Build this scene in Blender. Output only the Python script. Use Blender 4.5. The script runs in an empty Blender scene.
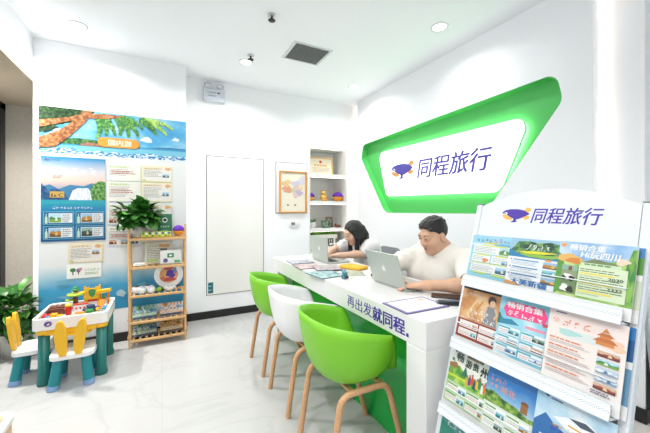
import bpy, bmesh, math, random
import numpy as np
from mathutils import Vector, Matrix
from mathutils.geometry import tessellate_polygon
PI = math.pi
SC = bpy.context.scene
COL = SC.collection
rnd = random.Random(7)

# ------------------------------------------------------------------ camera, world, exposure
cam_d = bpy.data.cameras.new('camera'); cam = bpy.data.objects.new('camera', cam_d); COL.objects.link(cam)
cam.location = (0, 0, 1.25)
YAW = math.atan2(163, 317)
cam.rotation_euler = (PI/2, 0, -YAW)
cam_d.sensor_width = 36; cam_d.lens = 317/650*36; cam_d.shift_y = -7.5/650
cam_d.clip_start = 0.02
SC.camera = cam
w = bpy.data.worlds.new('world'); SC.world = w; w.use_nodes = True
bgn = w.node_tree.nodes['Background']
bgn.inputs[0].default_value = (0.90, 0.96, 1.0, 1); bgn.inputs[1].default_value = 0.75
SC.view_settings.view_transform = 'Standard'; SC.view_settings.look = 'None'
SC.view_settings.gamma = 1.0; SC.view_settings.use_curve_mapping = False
SC.view_settings.exposure = 1.1
LAMP_POWER = 6.2          # each ceiling downlight, W
STRIP = 10.0                # warm LED strips beside the sign wall
FACE = 0.62                 # light box face

# ------------------------------------------------------------------ materials
def lin(h):
    if isinstance(h, str):
        h = h.lstrip('#'); c = [int(h[i:i+2], 16)/255 for i in (0, 2, 4)]
    else: c = list(h)
    return [x/12.92 if x <= 0.04045 else ((x+0.055)/1.055)**2.4 for x in c]
ALB = 0.87                 # paints and plastics reflect less than their photographed colour
INK = 0.70                 # printed paper
_mats = {}
def mat(h, rough=0.5, metal=0.0, spec=0.5, emit=0.0, trans=0.0, var=0.0, name=None, bump=0.0, scale=30, alb=None):
    alb = ALB if alb is None else alb
    key = (h, rough, metal, spec, emit, trans, var, bump, scale, alb)
    if key in _mats: return _mats[key]
    m = bpy.data.materials.new(name or 'paint_' + str(h).strip('#')); m.use_nodes = True
    nt = m.node_tree; b = nt.nodes['Principled BSDF']; c = [x*(1.0 if emit else alb) for x in lin(h)]
    b.inputs['Base Color'].default_value = (*c, 1)
    b.inputs['Roughness'].default_value = rough; b.inputs['Metallic'].default_value = metal
    b.inputs['Specular IOR Level'].default_value = spec
    if trans: b.inputs['Transmission Weight'].default_value = trans
    if emit:
        b.inputs['Emission Color'].default_value = (*c, 1); b.inputs['Emission Strength'].default_value = emit
    if var or bump:
        tc = nt.nodes.new('ShaderNodeTexCoord'); n = nt.nodes.new('ShaderNodeTexNoise')
        n.inputs['Scale'].default_value = scale; n.inputs['Detail'].default_value = 5
        nt.links.new(tc.outputs['Object'], n.inputs['Vector'])
        if var:
            r = nt.nodes.new('ShaderNodeValToRGB')
            r.color_ramp.elements[0].position = 0.3; r.color_ramp.elements[1].position = 0.7
            r.color_ramp.elements[0].color = (*[x*(1-var) for x in c], 1)
            r.color_ramp.elements[1].color = (*[min(1, x*(1+var)) for x in c], 1)
            nt.links.new(n.outputs['Fac'], r.inputs['Fac']); nt.links.new(r.outputs['Color'], b.inputs['Base Color'])
        if bump:
            bp = nt.nodes.new('ShaderNodeBump'); bp.inputs['Strength'].default_value = bump; bp.inputs['Distance'].default_value = 0.01
            nt.links.new(n.outputs['Fac'], bp.inputs['Height']); nt.links.new(bp.outputs['Normal'], b.inputs['Normal'])
    _mats[key] = m; return m

def ramp_mat(name, stops, scale=6, axis=None, detail=4, distort=0.0, rough=0.4, mixn=0.0, stretch=(1, 1, 1), alb=None):
    """printed picture: colours along noise, or along local axis 0/1/2 (in object units, stops are positions 0..1 after *scale)."""
    m = bpy.data.materials.new(name); m.use_nodes = True; nt = m.node_tree; b = nt.nodes['Principled BSDF']
    b.inputs['Roughness'].default_value = rough
    tc = nt.nodes.new('ShaderNodeTexCoord'); r = nt.nodes.new('ShaderNodeValToRGB'); cr = r.color_ramp
    while len(cr.elements) < len(stops): cr.elements.new(0.5)
    for e, (p, h) in zip(cr.elements, stops): e.position = p; e.color = (*[x*(alb or INK) for x in lin(h)], 1)
    mp = nt.nodes.new('ShaderNodeMapping'); mp.inputs['Scale'].default_value = stretch
    nt.links.new(tc.outputs['Object'], mp.inputs['Vector'])
    n = nt.nodes.new('ShaderNodeTexNoise'); n.inputs['Scale'].default_value = scale if axis is None else distort
    n.inputs['Detail'].default_value = detail
    nt.links.new(mp.outputs['Vector'], n.inputs['Vector'])
    if axis is None:
        nt.links.new(n.outputs['Fac'], r.inputs['Fac'])
    else:
        sx = nt.nodes.new('ShaderNodeSeparateXYZ'); nt.links.new(tc.outputs['Object'], sx.inputs[0])
        mu = nt.nodes.new('ShaderNodeMath'); mu.operation = 'MULTIPLY'; mu.inputs[1].default_value = scale
        nt.links.new(sx.outputs[axis], mu.inputs[0])
        ad = nt.nodes.new('ShaderNodeMath'); ad.operation = 'MULTIPLY_ADD'
        nt.links.new(n.outputs['Fac'], ad.inputs[0]); ad.inputs[1].default_value = mixn
        nt.links.new(mu.outputs[0], ad.inputs[2]); nt.links.new(ad.outputs[0], r.inputs['Fac'])
    nt.links.new(r.outputs['Color'], b.inputs['Base Color'])
    return m

def wood(name, c1, c2, scale=18, stretch=(1, 1, 12), rough=0.45):
    return ramp_mat(name, [(0.3, c1), (0.7, c2)], scale=scale, stretch=stretch, rough=rough, alb=0.95)

WHITE = mat('f4f4f2', 0.55, name='white_paint')
WALLW = mat('f4f5f7', 0.75, spec=0.25, name='wall_paint', alb=1.0)
CEILW = mat('f8fafd', 0.8, spec=0.2, name='ceiling_paint', alb=1.0)
LACQ = mat('dddcda', 0.35, name='white_lacquer', alb=0.97)
BLACK = mat('151515', 0.4, name='black_plastic')
DARKB = mat('1c1b1b', 0.5, name='black_skirting')
ALU = mat('c3c7c8', 0.35, 0.6, name='brushed_aluminium')
BAMB = wood('bamboo', 'dfb682', 'cf9f66', 14, (2, 2, 14))
OAK = wood('oak_legs', 'd3a67c', 'bd8c61', 16, (6, 6, 14))
GREENP = mat('7fcb2a', 0.38, name='lime_plastic')
WHITEP = mat('f3f3f3', 0.35, name='white_plastic')
PURPLE = mat('43279c', 0.45, name='purple_letters')
PURLIT = mat('5a50b8', 0.45, name='purple_lit_letters')
ORANGE = mat('f6b04e', 0.45, name='orange_logo')

# ------------------------------------------------------------------ mesh builder
class MB:
    def __init__(s): s.v = []; s.f = []; s.mi = []; s.sm = []; s.mats = []
    def idx(s, m):
        if m not in s.mats: s.mats.append(m)
        return s.mats.index(m)
    def add(s, vs, fs, m, smooth=False, M=None):
        o = len(s.v)
        for p in vs:
            p = Vector(p) if len(p) == 3 else Vector((p[0], p[1], 0))
            s.v.append(M @ p if M is not None else p)
        k = s.idx(m)
        for f in fs:
            s.f.append([i+o for i in f]); s.mi.append(k); s.sm.append(smooth)
        return s
    def box(s, x0, x1, y0, y1, z0, z1, m, bevel=0.0, seg=2, M=None, smooth=None):
        bm = bmesh.new(); bmesh.ops.create_cube(bm, size=1)
        for v in bm.verts:
            v.co = Vector(((x0+x1)/2+v.co.x*(x1-x0), (y0+y1)/2+v.co.y*(y1-y0), (z0+z1)/2+v.co.z*(z1-z0)))
        if bevel: bmesh.ops.bevel(bm, geom=bm.edges[:], offset=bevel, segments=seg, profile=0.5, affect='EDGES')
        bm.verts.index_update()
        s.add([v.co.copy() for v in bm.verts], [[v.index for v in f.verts] for f in bm.faces], m, (bevel > 0.2*min(x1-x0, y1-y0, z1-z0) and seg > 1 and max(x1-x0, y1-y0, z1-z0) < 0.3) if smooth is None else smooth, M)
        bm.free(); return s
    def prism(s, poly, z0, z1, m, M=None, smooth=False, side=None):
        n = len(poly)
        a = sum(poly[i][0]*poly[(i+1) % n][1]-poly[(i+1) % n][0]*poly[i][1] for i in range(n))
        if a < 0: poly = poly[::-1]
        tri = tessellate_polygon([[Vector((p[0], p[1], 0)) for p in poly]])
        lo = [(p[0], p[1], z0) for p in poly]; hi = [(p[0], p[1], z1) for p in poly]
        def up(t):
            (ax, ay), (bx, by), (cx, cy) = [poly[i][:2] for i in t]
            return list(t) if (bx-ax)*(cy-ay)-(by-ay)*(cx-ax) > 0 else list(t)[::-1]
        tri = [up(t) for t in tri]
        s.add(hi, tri, m, False, M); s.add(lo, [t[::-1] for t in tri], m, False, M)
        s.add(lo+hi, [[i, (i+1) % n, n+(i+1) % n, n+i] for i in range(n)], side or m, smooth, M)
        return s
    def flat(s, poly, z, m, M=None):
        tri = tessellate_polygon([[Vector((p[0], p[1], 0)) for p in poly]])
        out = []
        for t in tri:
            (ax, ay), (bx, by), (cx, cy) = [poly[i][:2] for i in t]
            out.append(list(t) if (bx-ax)*(cy-ay)-(by-ay)*(cx-ax) > 0 else list(t)[::-1])
        return s.add([(p[0], p[1], z) for p in poly], out, m, False, M)
    def tube(s, pts, r, m, n=10, M=None, flatn=None, caps=True, squash=1.0):
        pts = [Vector(p) for p in pts]; N = len(pts)
        rs = r if isinstance(r, (list, tuple)) else [r]*N
        tang = [(pts[min(i+1, N-1)]-pts[max(i-1, 0)]).normalized() for i in range(N)]
        ref = Vector(flatn) if flatn else (Vector((0, 0, 1)) if abs(tang[0].z) < 0.9 else Vector((1, 0, 0)))
        u = (ref-tang[0]*ref.dot(tang[0])).normalized(); vs = []
        for i in range(N):
            t = tang[i]; u = (u-t*u.dot(t)).normalized(); w2 = t.cross(u)
            for k in range(n):
                a = 2*PI*k/n; vs.append(pts[i]+(u*math.cos(a)*squash+w2*math.sin(a))*rs[i])
        fs = [[i*n+k, i*n+(k+1) % n, (i+1)*n+(k+1) % n, (i+1)*n+k] for i in range(N-1) for k in range(n)]
        s.add(vs, fs, m, True, M)
        if caps:
            s.add(vs[:n], [list(range(n))[::-1]], m, False, M); s.add(vs[-n:], [list(range(n))], m, False, M)
        return s
    def lathe(s, prof, m, n=24, M=None, smooth=True, caps=True):
        vs = []; fs = []
        for (r, z) in prof:
            for k in range(n): a = 2*PI*k/n; vs.append((r*math.cos(a), r*math.sin(a), z))
        for i in range(len(prof)-1):
            for k in range(n): fs.append([i*n+k, i*n+(k+1) % n, (i+1)*n+(k+1) % n, (i+1)*n+k])
        if caps: fs.append(list(range(n))[::-1]); fs.append([(len(prof)-1)*n+k for k in range(n)])
        return s.add(vs, fs, m, smooth, M)
    def ell(s, c, r, m, nu=16, nv=10, M=None):
        vs = [(c[0], c[1], c[2]-r[2])]; fs = []
        for j in range(1, nv):
            ph = -PI/2+PI*j/nv
            for k in range(nu):
                a = 2*PI*k/nu; vs.append((c[0]+r[0]*math.cos(ph)*math.cos(a), c[1]+r[1]*math.cos(ph)*math.sin(a), c[2]+r[2]*math.sin(ph)))
        vs.append((c[0], c[1], c[2]+r[2])); L = len(vs)-1
        for k in range(nu):
            fs.append([0, 1+(k+1) % nu, 1+k]); fs.append([L, L-nu+k, L-nu+(k+1) % nu])
        for j in range(nv-2):
            for k in range(nu):
                a = 1+j*nu; fs.append([a+k, a+(k+1) % nu, a+nu+(k+1) % nu, a+nu+k])
        return s.add(vs, fs, m, True, M)
    def text(s, body, x, y, w_, h_, m, z=0.0, bold=0.0, shear=0.0, ext=0.0, M=None):
        vs, fs = glyphs(body, 0.0, shear, ext > 0)
        xs = [v[0] for v in vs]; ys = [v[1] for v in vs]; ax, ay = min(xs), min(ys)
        sx = w_/(max(xs)-ax); sy = h_/(max(ys)-ay)
        k = max(0.0, bold)*0.8; mv = [(0, 0)] if k == 0 else [(-k, -k*.5), (k, -k*.5), (-k, k*.5), (k, k*.5), (0, 0)]
        for i, (dx, dy) in enumerate(mv): s.add([(x+(v[0]-ax+dx)*sx, y+(v[1]-ay+dy)*sy, z+(v[2]*ext)+i*0.000012) for v in vs], fs, m, False, M)
        return s
    def build(s, name, parent=None, origin=None):
        o0 = Vector(origin) if origin is not None else Vector((0, 0, 0))
        me = bpy.data.meshes.new(name)
        me.from_pydata([tuple(v-o0) for v in s.v], [], s.f)
        for m in s.mats: me.materials.append(m)
        me.polygons.foreach_set('material_index', s.mi); me.polygons.foreach_set('use_smooth', s.sm)
        me.update()
        o = bpy.data.objects.new(name, me); COL.objects.link(o)
        if parent is not None: o.parent = parent
        if origin is not None: o.location = o0
        return o
    def bw(s, name, root):
        """build a part of a thing from world coordinates"""
        o0 = root.location.copy(); s.v = [v-o0 for v in s.v]; return s.build(name, root)

_gl = {}
def glyphs(body, bold, shear, solid):
    key = (body, bold, shear, solid)
    if key not in _gl:
        c = bpy.data.curves.new('lettering', 'FONT'); c.body = body; c.size = 1; c.resolution_u = 3
        c.offset = bold; c.shear = shear; c.extrude = 0.5 if solid else 0
        o = bpy.data.objects.new('lettering', c); COL.objects.link(o)
        dg = bpy.context.evaluated_depsgraph_get(); dg.update()
        me = bpy.data.meshes.new_from_object(o.evaluated_get(dg))
        _gl[key] = ([tuple(v.co) for v in me.vertices], [list(p.vertices) for p in me.polygons])
        bpy.data.objects.remove(o); bpy.data.curves.remove(c); bpy.data.meshes.remove(me)
    return _gl[key]

def smooth_by_angle(o, ang=35):
    for e in o.data.edges: pass
    return o
def tag(o, label=None, cat=None, group=None, kind=None):
    if label: o['label'] = label
    if cat: o['category'] = cat
    if group: o['group'] = group
    if kind: o['kind'] = kind
    return o
def struct(o): o['kind'] = 'structure'; return o
def thing(name, label, cat, loc=(0, 0, 0), rz=0.0, group=None):
    o = bpy.data.objects.new(name, None); COL.objects.link(o); o.empty_display_size = 0.05
    o.location = loc; o.rotation_euler = (0, 0, rz); return tag(o, label, cat, group)
def dup(root, loc=None, rz=None, label=None, mats=None):
    r = root.copy(); COL.objects.link(r)
    if loc is not None: r.location = loc
    if rz is not None: r.rotation_euler = (0, 0, rz)
    if label: r['label'] = label
    for ch in [c for c in bpy.data.objects if c.parent == root]:
        c = ch.copy(); COL.objects.link(c); c.parent = r
        for g in [q for q in bpy.data.objects if q.parent == ch]:
            d = g.copy(); COL.objects.link(d); d.parent = c
    return r
def round_poly(pts, rad, seg=8):
    out = []; n = len(pts)
    for i in range(n):
        p = Vector(pts[i]); a = Vector(pts[i-1]); b = Vector(pts[(i+1) % n]); r = rad[i] if isinstance(rad, (list, tuple)) else rad
        da = (a-p).normalized(); db = (b-p).normalized(); ang = da.angle(db); d = r/math.tan(ang/2)
        c = p+(da+db).normalized()*(r/math.sin(ang/2)); s0 = p+da*d-c; s1 = p+db*d-c
        a0 = math.atan2(s0.y, s0.x); a1 = math.atan2(s1.y, s1.x); dd = (a1-a0+PI) % (2*PI)-PI
        for k in range(seg+1):
            t = a0+dd*k/seg; out.append((c.x+r*math.cos(t), c.y+r*math.sin(t)))
    return out
def ellp(cx, cy, rx, ry, n=20, rot=0.0):
    return [(cx+rx*math.cos(a)*math.cos(rot)-ry*math.sin(a)*math.sin(rot), cy+rx*math.cos(a)*math.sin(rot)+ry*math.sin(a)*math.cos(rot)) for a in [2*PI*k/n for k in range(n)]]
ONWALL = Matrix(((1, 0, 0, 0), (0, 0, -1, 0), (0, 1, 0, 0), (0, 0, 0, 1)))      # sheet x->X, y->Z, facing -Y
ONRIGHT = Matrix(((0, 0, -1, 0), (-1, 0, 0, 0), (0, 1, 0, 0), (0, 0, 0, 1)))    # sheet x->-Y, y->Z, facing -X

# ------------------------------------------------------------------ room
H = 2.72; XL = -0.98; YP = 3.55; YB = 3.83; XS = 2.40; XR = 2.50; XF = -1.45; YF = -1.7
def floor_mat():
    m = bpy.data.materials.new('polished_floor_tile'); m.use_nodes = True; nt = m.node_tree; b = nt.nodes['Principled BSDF']
    tc = nt.nodes.new('ShaderNodeTexCoord')
    br = nt.nodes.new('ShaderNodeTexBrick'); br.offset = 0.0
    br.inputs['Color1'].default_value = br.inputs['Color2'].default_value = (1, 1, 1, 1)
    br.inputs['Mortar'].default_value = (0.90, 0.90, 0.90, 1)
    br.inputs['Scale'].default_value = 1.0; br.inputs['Mortar Size'].default_value = 0.0022
    br.inputs['Brick Width'].default_value = 0.8; br.inputs['Row Height'].default_value = 0.8
    nt.links.new(tc.outputs['Object'], br.inputs['Vector'])
    n = nt.nodes.new('ShaderNodeTexNoise'); n.inputs['Scale'].default_value = 1.3; n.inputs['Detail'].default_value = 7; n.inputs['Distortion'].default_value = 1.6
    nt.links.new(tc.outputs['Object'], n.inputs['Vector'])
    r = nt.nodes.new('ShaderNodeValToRGB'); cr = r.color_ramp
    for p, h in ((0.47, 'b9b9b8'), (0.5, 'b3b3b2'), (0.53, 'b9b9b8')):
        e = cr.elements.new(p); e.color = (*lin(h), 1)
    cr.elements[0].color = (*lin('b7b7b6'), 1); cr.elements[-1].color = (*lin('bcbcbb'), 1)
    nt.links.new(n.outputs['Fac'], r.inputs['Fac'])
    mx = nt.nodes.new('ShaderNodeMixRGB'); mx.blend_type = 'MULTIPLY'; mx.inputs[0].default_value = 1
    nt.links.new(r.outputs['Color'], mx.inputs[1]); nt.links.new(br.outputs['Color'], mx.inputs[2])
    nt.links.new(mx.outputs[0], b.inputs['Base Color'])
    b.inputs['Roughness'].default_value = 0.13; b.inputs['Specular IOR Level'].default_value = 0.4
    return m
FLOOR = floor_mat()
STONE = mat('c9c2b6', 0.7, var=0.05, scale=60, name='beige_wall_plaster')
SOFF = mat('c4b49c', 0.7, name='soffit_board')
o = MB().box(-3.4, 3.6, -4.5, 5.0, -0.1, 0, FLOOR).build('floor'); struct(o)
o = MB().box(XL-0.2, 3.4, YF-0.1, 4.9, H, H+0.1, CEILW).build('ceiling'); struct(o)
# poster wall (stands forward of the back wall), back wall with niche opening
o = MB().box(XL, 0.22, YP, 4.46, 0, H, WALLW).build('wall_poster'); struct(o)
NX0, NX1, NZ0, NZ1 = 1.738, 2.318, 0.50, 2.08
b = MB(); y0, y1 = YB, YB+0.4
b.box(0.22, NX0, y0, y1, 0, H, WALLW); b.box(NX1, 3.4, y0, y1, 0, H, WALLW)
b.box(NX0, NX1, y0, y1, NZ1, H, WALLW); b.box(NX0, NX1, y0, y1, 0, NZ0, WALLW); b.box(NX0, NX1, y1, y1+0.05, NZ0, NZ1, WALLW)
struct(b.build('wall_back'))
# left bulkhead over the entrance recess, its soffit, the recess end wall
b = MB(); b.box(XL-0.2, XL, YF, YP, 2.345, H, WALLW); struct(b.build('wall_left'))
b = MB(); b.box(-1.75, XL-0.001, YF, 4.46, 2.34, 2.4, SOFF); struct(b.build('trim_1'))
b = MB(); b.box(-3.0, XL+0.3, 4.46, 4.6, 0, 2.4, STONE); struct(b.build('wall_recess'))
# right wall, sign wall
b = MB(); b.box(XR, 2.62, 0.79, YB, 0, H, WALLW); b.box(2.62, 3.4, 0.79, 0.9, 0, H, WALLW); struct(b.build('wall_right'))
b = MB(); b.box(3.3, 3.4, YF, 0.79, 0, H, WALLW); struct(b.build('wall_side'))
SIGN = [(3.55, 2.112), (3.59, 1.93), (3.08, 1.205), (1.745, 1.21), (1.165, 1.985), (1.205, 2.18)]
SIGN_R = [0.07, 0.07, 0.16, 0.18, 0.10, 0.09]
hole = round_poly(SIGN, SIGN_R)
SY0, SY1 = 1.0, 3.69
outer = [(SY0, 0), (SY1, 0), (SY1, H), (SY0, H)]
def yz(p, x): return (x, p[0], p[1])
b = MB()
allp = outer+hole
tri = tessellate_polygon([[Vector((p[0], p[1], 0)) for p in outer], [Vector((p[0], p[1], 0)) for p in hole]])
def fix(t, sgn):
    (ax, ay), (bx, by), (cx, cy) = [allp[i] for i in t]; k = (bx-ax)*(cy-ay)-(by-ay)*(cx-ax)
    return list(t) if k*sgn > 0 else list(t)[::-1]
SIGNW = WALLW
b.add([yz(p, XS) for p in allp], [fix(t, -1) for t in tri], SIGNW)
b.add([yz(p, XS+0.087) for p in allp], [fix(t, 1) for t in tri], SIGNW)
b.add([yz(p, XS) for p in outer]+[yz(p, XS+0.087) for p in outer], [[0, 1, 5, 4], [1, 2, 6, 5], [2, 3, 7, 6], [3, 0, 4, 7]], SIGNW)
struct(b.build('wall_sign'))
GREENR = mat('5ccb6a', 0.5, name='green_recess_paint')
b = MB(); n = len(hole); inn = [(p[0], p[1]) for p in hole]
cxm = sum(p[0] for p in hole)/n; czm = sum(p[1] for p in hole)/n
ri = [(cxm+(p[0]-cxm)*0.994, czm+(p[1]-czm)*0.99) for p in hole]
b.add([yz(p, XS) for p in hole]+[yz(p, XS) for p in ri]+[yz(p, XS+0.083) for p in ri]+[yz(p, XS+0.087) for p in hole],
      [[i+a*n, (i+1) % n+a*n, (i+1) % n+(a+1) % 4*n, i+(a+1) % 4*n] for a in (0, 1) for i in range(n)], GREENR)
b.prism([(p[0], p[1]) for p in hole], 0, 0.012, GREENR, M=Matrix(((0, 0, 1, XS+0.083), (1, 0, 0, 0), (0, 1, 0, 0), (0, 0, 0, 1))))
struct(b.build('trim_2'))
# LED strips in the gaps behind both ends of the sign wall
LED = mat('fff0d6', emit=STRIP, name='warm_led'); LEDN = mat('fff2e0', emit=STRIP*2.2, name='bright_warm_led')
for k, (yy, nm) in enumerate(((SY1-0.03, 'far'), (SY0+0.03, 'near'))):
    b = MB(); b.box(XS+0.0885, XR-0.002, yy-0.012, yy+0.012, 0.02, H-0.01, LED if k == 0 else LEDN)
    tag(b.build('led_strip', origin=(XS+0.09, yy, 0)), 'warm led strip glowing behind the %s edge of the sign wall' % ('far' if k == 0 else 'near'), 'light')
# skirting
def skirt(nm, *bx):
    b = MB()
    for q in bx: b.box(*q, DARKB, bevel=0.002, seg=1)
    struct(b.build(nm))
skirt('baseboard_back', (0.232, NX1+0.17, YB-0.012, YB, 0, 0.085))
skirt('baseboard_poster', (XL, 0.232, YP-0.012, YP, 0, 0.085), (0.22, 0.232, YP, YB-0.012, 0, 0.085))
skirt('baseboard_right', (XR-0.012, XR, 0.778, SY0+0.4, 0, 0.085), (XR, 3.3, 0.778, 0.79, 0, 0.085))
skirt('baseboard_recess', (-3.0, XL, 4.448, 4.46, 0, 0.085))
# black framed glazing: the entrance on the left, the shop front behind the camera
def glass_mat():
    m = bpy.data.materials.new('clear_glass'); m.use_nodes = True; nt = m.node_tree
    out = nt.nodes['Material Output']; nt.nodes.remove(nt.nodes['Principled BSDF'])
    t = nt.nodes.new('ShaderNodeBsdfTransparent'); g = nt.nodes.new('ShaderNodeBsdfGlossy'); g.inputs['Roughness'].default_value = 0.02
    fr = nt.nodes.new('ShaderNodeFresnel'); fr.inputs['IOR'].default_value = 1.45
    mx = nt.nodes.new('ShaderNodeMixShader')
    nt.links.new(fr.outputs[0], mx.inputs[0]); nt.links.new(t.outputs[0], mx.inputs[1]); nt.links.new(g.outputs[0], mx.inputs[2])
    nt.links.new(mx.outputs[0], out.inputs['Surface']); return m
GLASS = glass_mat()
BLKF = mat('26282a', 0.4, 0.2, name='black_door_frame')
b = MB()
for yy in (4.28, 3.2, 2.1, 1.0, -0.1, -1.2): b.box(XF-0.06, XF, yy-0.04, yy+0.04, 0, 2.34, BLKF, 0.004, 1)
b.box(XF-0.06, XF, 4.34, 4.46, 0, 2.34, BLKF, 0.004, 1)
b.box(XF-0.06, XF, YF, 4.46, 2.27, 2.34, BLKF); b.box(XF-0.06, XF, YF, 4.46, 0, 0.07, BLKF)
b.box(XF-0.035, XF-0.027, YF, 4.4, 0.07, 2.27, GLASS); struct(b.build('window_1'))
b = MB()
for xx in (-1.4, -0.2, 1.0, 2.2, 3.26): b.box(xx-0.03, xx+0.03, YF-0.06, YF, 0, 2.5, BLKF, 0.004, 1)
b.box(XF, 3.3, YF-0.06, YF, 2.44, 2.5, BLKF); b.box(XF, 3.3, YF-0.06, YF, 0, 0.07, BLKF)
b.box(XF, 3.3, YF-0.034, YF-0.026, 0.07, 2.44, GLASS); struct(b.build('window_2'))
b = MB(); b.box(XF, 3.4, YF-0.08, YF, 2.5, H+0.1, WALLW); struct(b.build('wall_front'))
# dark low panelling beyond the right wall end
b = MB(); DKP = mat('2a2c2e', 0.4, name='dark_panelling')
for k in range(3): b.box(2.514+k*0.262, 2.772+k*0.262, 0.762, 0.7895, 0.085, 1.22, DKP, 0.003, 1)
b.box(2.512, 3.299, 0.758, 0.7895, 1.22, 1.24, DKP, 0.003, 1); struct(b.build('trim_3'))
# flush white panel door in the back wall
b = MB(); SEAM = mat('3b3a38', 0.7, name='dark_seam'); DOORW = mat('ecebe6', 0.6, name='off_white_door', alb=1.0)
b.box(0.448, 1.117, YB-0.003, YB, 0.262, 1.862, SEAM); b.box(0.455, 1.110, YB-0.008, YB, 0.268, 1.855, DOORW, 0.002, 1)
struct(b.build('door_1'))
# ------------------------------------------------------------------ ceiling fixtures
LENS = mat('fffdf6', emit=6.0, name='lamp_diffuser')
def downlight(x, y, label, pw=1.0):
    t = thing('ceiling_downlight', label, 'ceiling light', (x, y, H), group='recessed ceiling downlights')
    b = MB(); b.lathe([(0.052, -0.006), (0.066, -0.006), (0.07, -0.002), (0.07, 0.0), (0.052, 0.0)], WHITE, 28, caps=False); b.build('trim_ring', t)
    b = MB(); b.lathe([(0.001, -0.004), (0.052, -0.004), (0.052, -0.001), (0.001, -0.001)], LENS, 28); b.build('diffuser', t)
    ld = bpy.data.lights.new('lamp', 'AREA'); ld.shape = 'DISK'; ld.size = 0.11; ld.energy = LAMP_POWER*pw; ld.color = (1, 0.992, 0.985); ld.spread = 2.6
    lo = bpy.data.objects.new('lamp', ld); COL.objects.link(lo); lo.location = (0, 0, -0.012); lo.parent = t
downlight(-0.60, 3.16, 'round ceiling downlight nearest the beach mural', 1.25)
downlight(0.746, 3.18, 'round ceiling downlight over the flush white door, beside a small dark sprinkler')
downlight(2.04, 3.21, 'round ceiling downlight in the corner over the wall niche', 0.6)
downlight(1.99, 1.853, 'round ceiling downlight above the green sign', 0.3)
for x, y in ((0.1, 0.7), (-0.5, 1.7), (-0.5, 0.2), (-0.5, -0.9), (0.8, -0.6)):  # extra lamps outside the frame, added and placed to even out the room light
    downlight(x, y, 'added round ceiling downlight out of view, brightening the room', 0.95)
t = None
def added_soffit_light():  # added lamp, out of view, to lift the dim recess
    t = thing('ceiling_downlight', 'unseen added downlight in the low soffit, brightening the entrance recess', 'ceiling light', (-1.25, 3.3, 2.34), group='recessed ceiling downlights')
    b = MB(); b.lathe([(0.052, -0.006), (0.066, -0.006), (0.07, -0.002), (0.07, 0.0), (0.052, 0.0)], WHITE, 28, caps=False); b.build('trim_ring', t)
    b = MB(); b.lathe([(0.001, -0.004), (0.052, -0.004), (0.052, -0.001), (0.001, -0.001)], LENS, 28); b.build('diffuser', t)
    ld = bpy.data.lights.new('lamp', 'AREA'); ld.shape = 'DISK'; ld.size = 0.11; ld.energy = 16; ld.color = (1, 0.96, 0.9); ld.spread = 2.6
    lo = bpy.data.objects.new('lamp', ld); COL.objects.link(lo); lo.location = (0, 0, -0.012); lo.parent = t
added_soffit_light()
t = thing('air_vent', 'square white ceiling air vent with slanted slats', 'vent', (1.22, 2.75, H), 0.0)
b = MB()
for q in ((-0.19, 0.19, -0.17, -0.15), (-0.19, 0.19, 0.15, 0.17), (-0.19, -0.165, -0.15, 0.15), (0.165, 0.19, -0.15, 0.15)):
    b.box(*q, -0.008, 0, mat('e6e8e8', 0.5))
b.build('frame', t)
b = MB(); b.box(-0.165, 0.165, -0.15, 0.15, -0.002, 0, mat('9a9d9d', 0.8)); b.build('backing', t)
b = MB()
for k in range(13):
    yy = -0.14+k*0.0235; M = Matrix.Translation((0, yy, -0.008)) @ Matrix.Rotation(0.6, 4, 'X'); b.box(-0.163, 0.163, -0.010, 0.010, -0.001, 0.001, mat('d4d6d5', 0.5), M=M)
b.build('slats', t)
t = thing('sprinkler_head', 'dark sprinkler head in the ceiling between the downlights, nearest the camera', 'sprinkler', (0.74, 2.32, H), group='ceiling sprinklers')
b = MB(); b.lathe([(0.001, -0.01), (0.03, -0.008), (0.034, 0)], mat('d8d8d8', 0.3, 0.7), 20); b.build('collar', t)
b = MB(); b.lathe([(0.001, -0.045), (0.026, -0.045), (0.028, -0.04), (0.008, -0.034), (0.008, -0.01), (0.001, -0.01)], mat('2a2320', 0.5), 18); b.build('deflector', t)
dup(t, (0.755, 3.02, H), label='dark sprinkler head in the ceiling right beside a lit downlight')
# emergency light
t = thing('emergency_light', 'white twin-lamp emergency light box high on the back wall', 'emergency light', (0.53, YB, 2.50))
EMB = mat('dde4ee', 0.45, name='grey_white_plastic')
MB().box(-0.12, 0.12, -0.055, 0, -0.025, 0.115, EMB, 0.008).build('housing', t)
for sx in (-1, 1):
    b = MB(); M = Matrix.Translation((sx*0.065, -0.035, 0.145)) @ Matrix.Rotation(1.1, 4, 'X') @ Matrix.Rotation(sx*0.2, 4, 'Y')
    b.lathe([(0.001, -0.03), (0.022, -0.03), (0.036, 0.0), (0.04, 0.022), (0.036, 0.024), (0.03, 0.012), (0.001, 0.006)], EMB, 22, M=M)
    h = b.build('lamp_head', t)
    b = MB(); b.ell((0, 0, 0.010), (0.028, 0.028, 0.008), mat('ffffff', 0.1), 16, 8, M=M); b.build('lens', h)
for z, x0, n in ((0.065, -0.075, 6), (0.027, -0.065, 5)):
    b = MB()
    for k in range(n): b.box(x0+k*0.016, x0+k*0.016+0.011, -0.0565, -0.055, z, z+0.011, mat('7d8794', 0.6))
    b.build('lettering', t)
MB().box(0.03, 0.06, -0.058, -0.055, 0.062, 0.078, mat('7a2f3a', 0.4)).build('indicator', t)
MB().ell((0.085, -0.056, 0.025), (0.006, 0.004, 0.006), mat('99a39b', 0.4), 10, 6).build('test_button', t)

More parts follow.
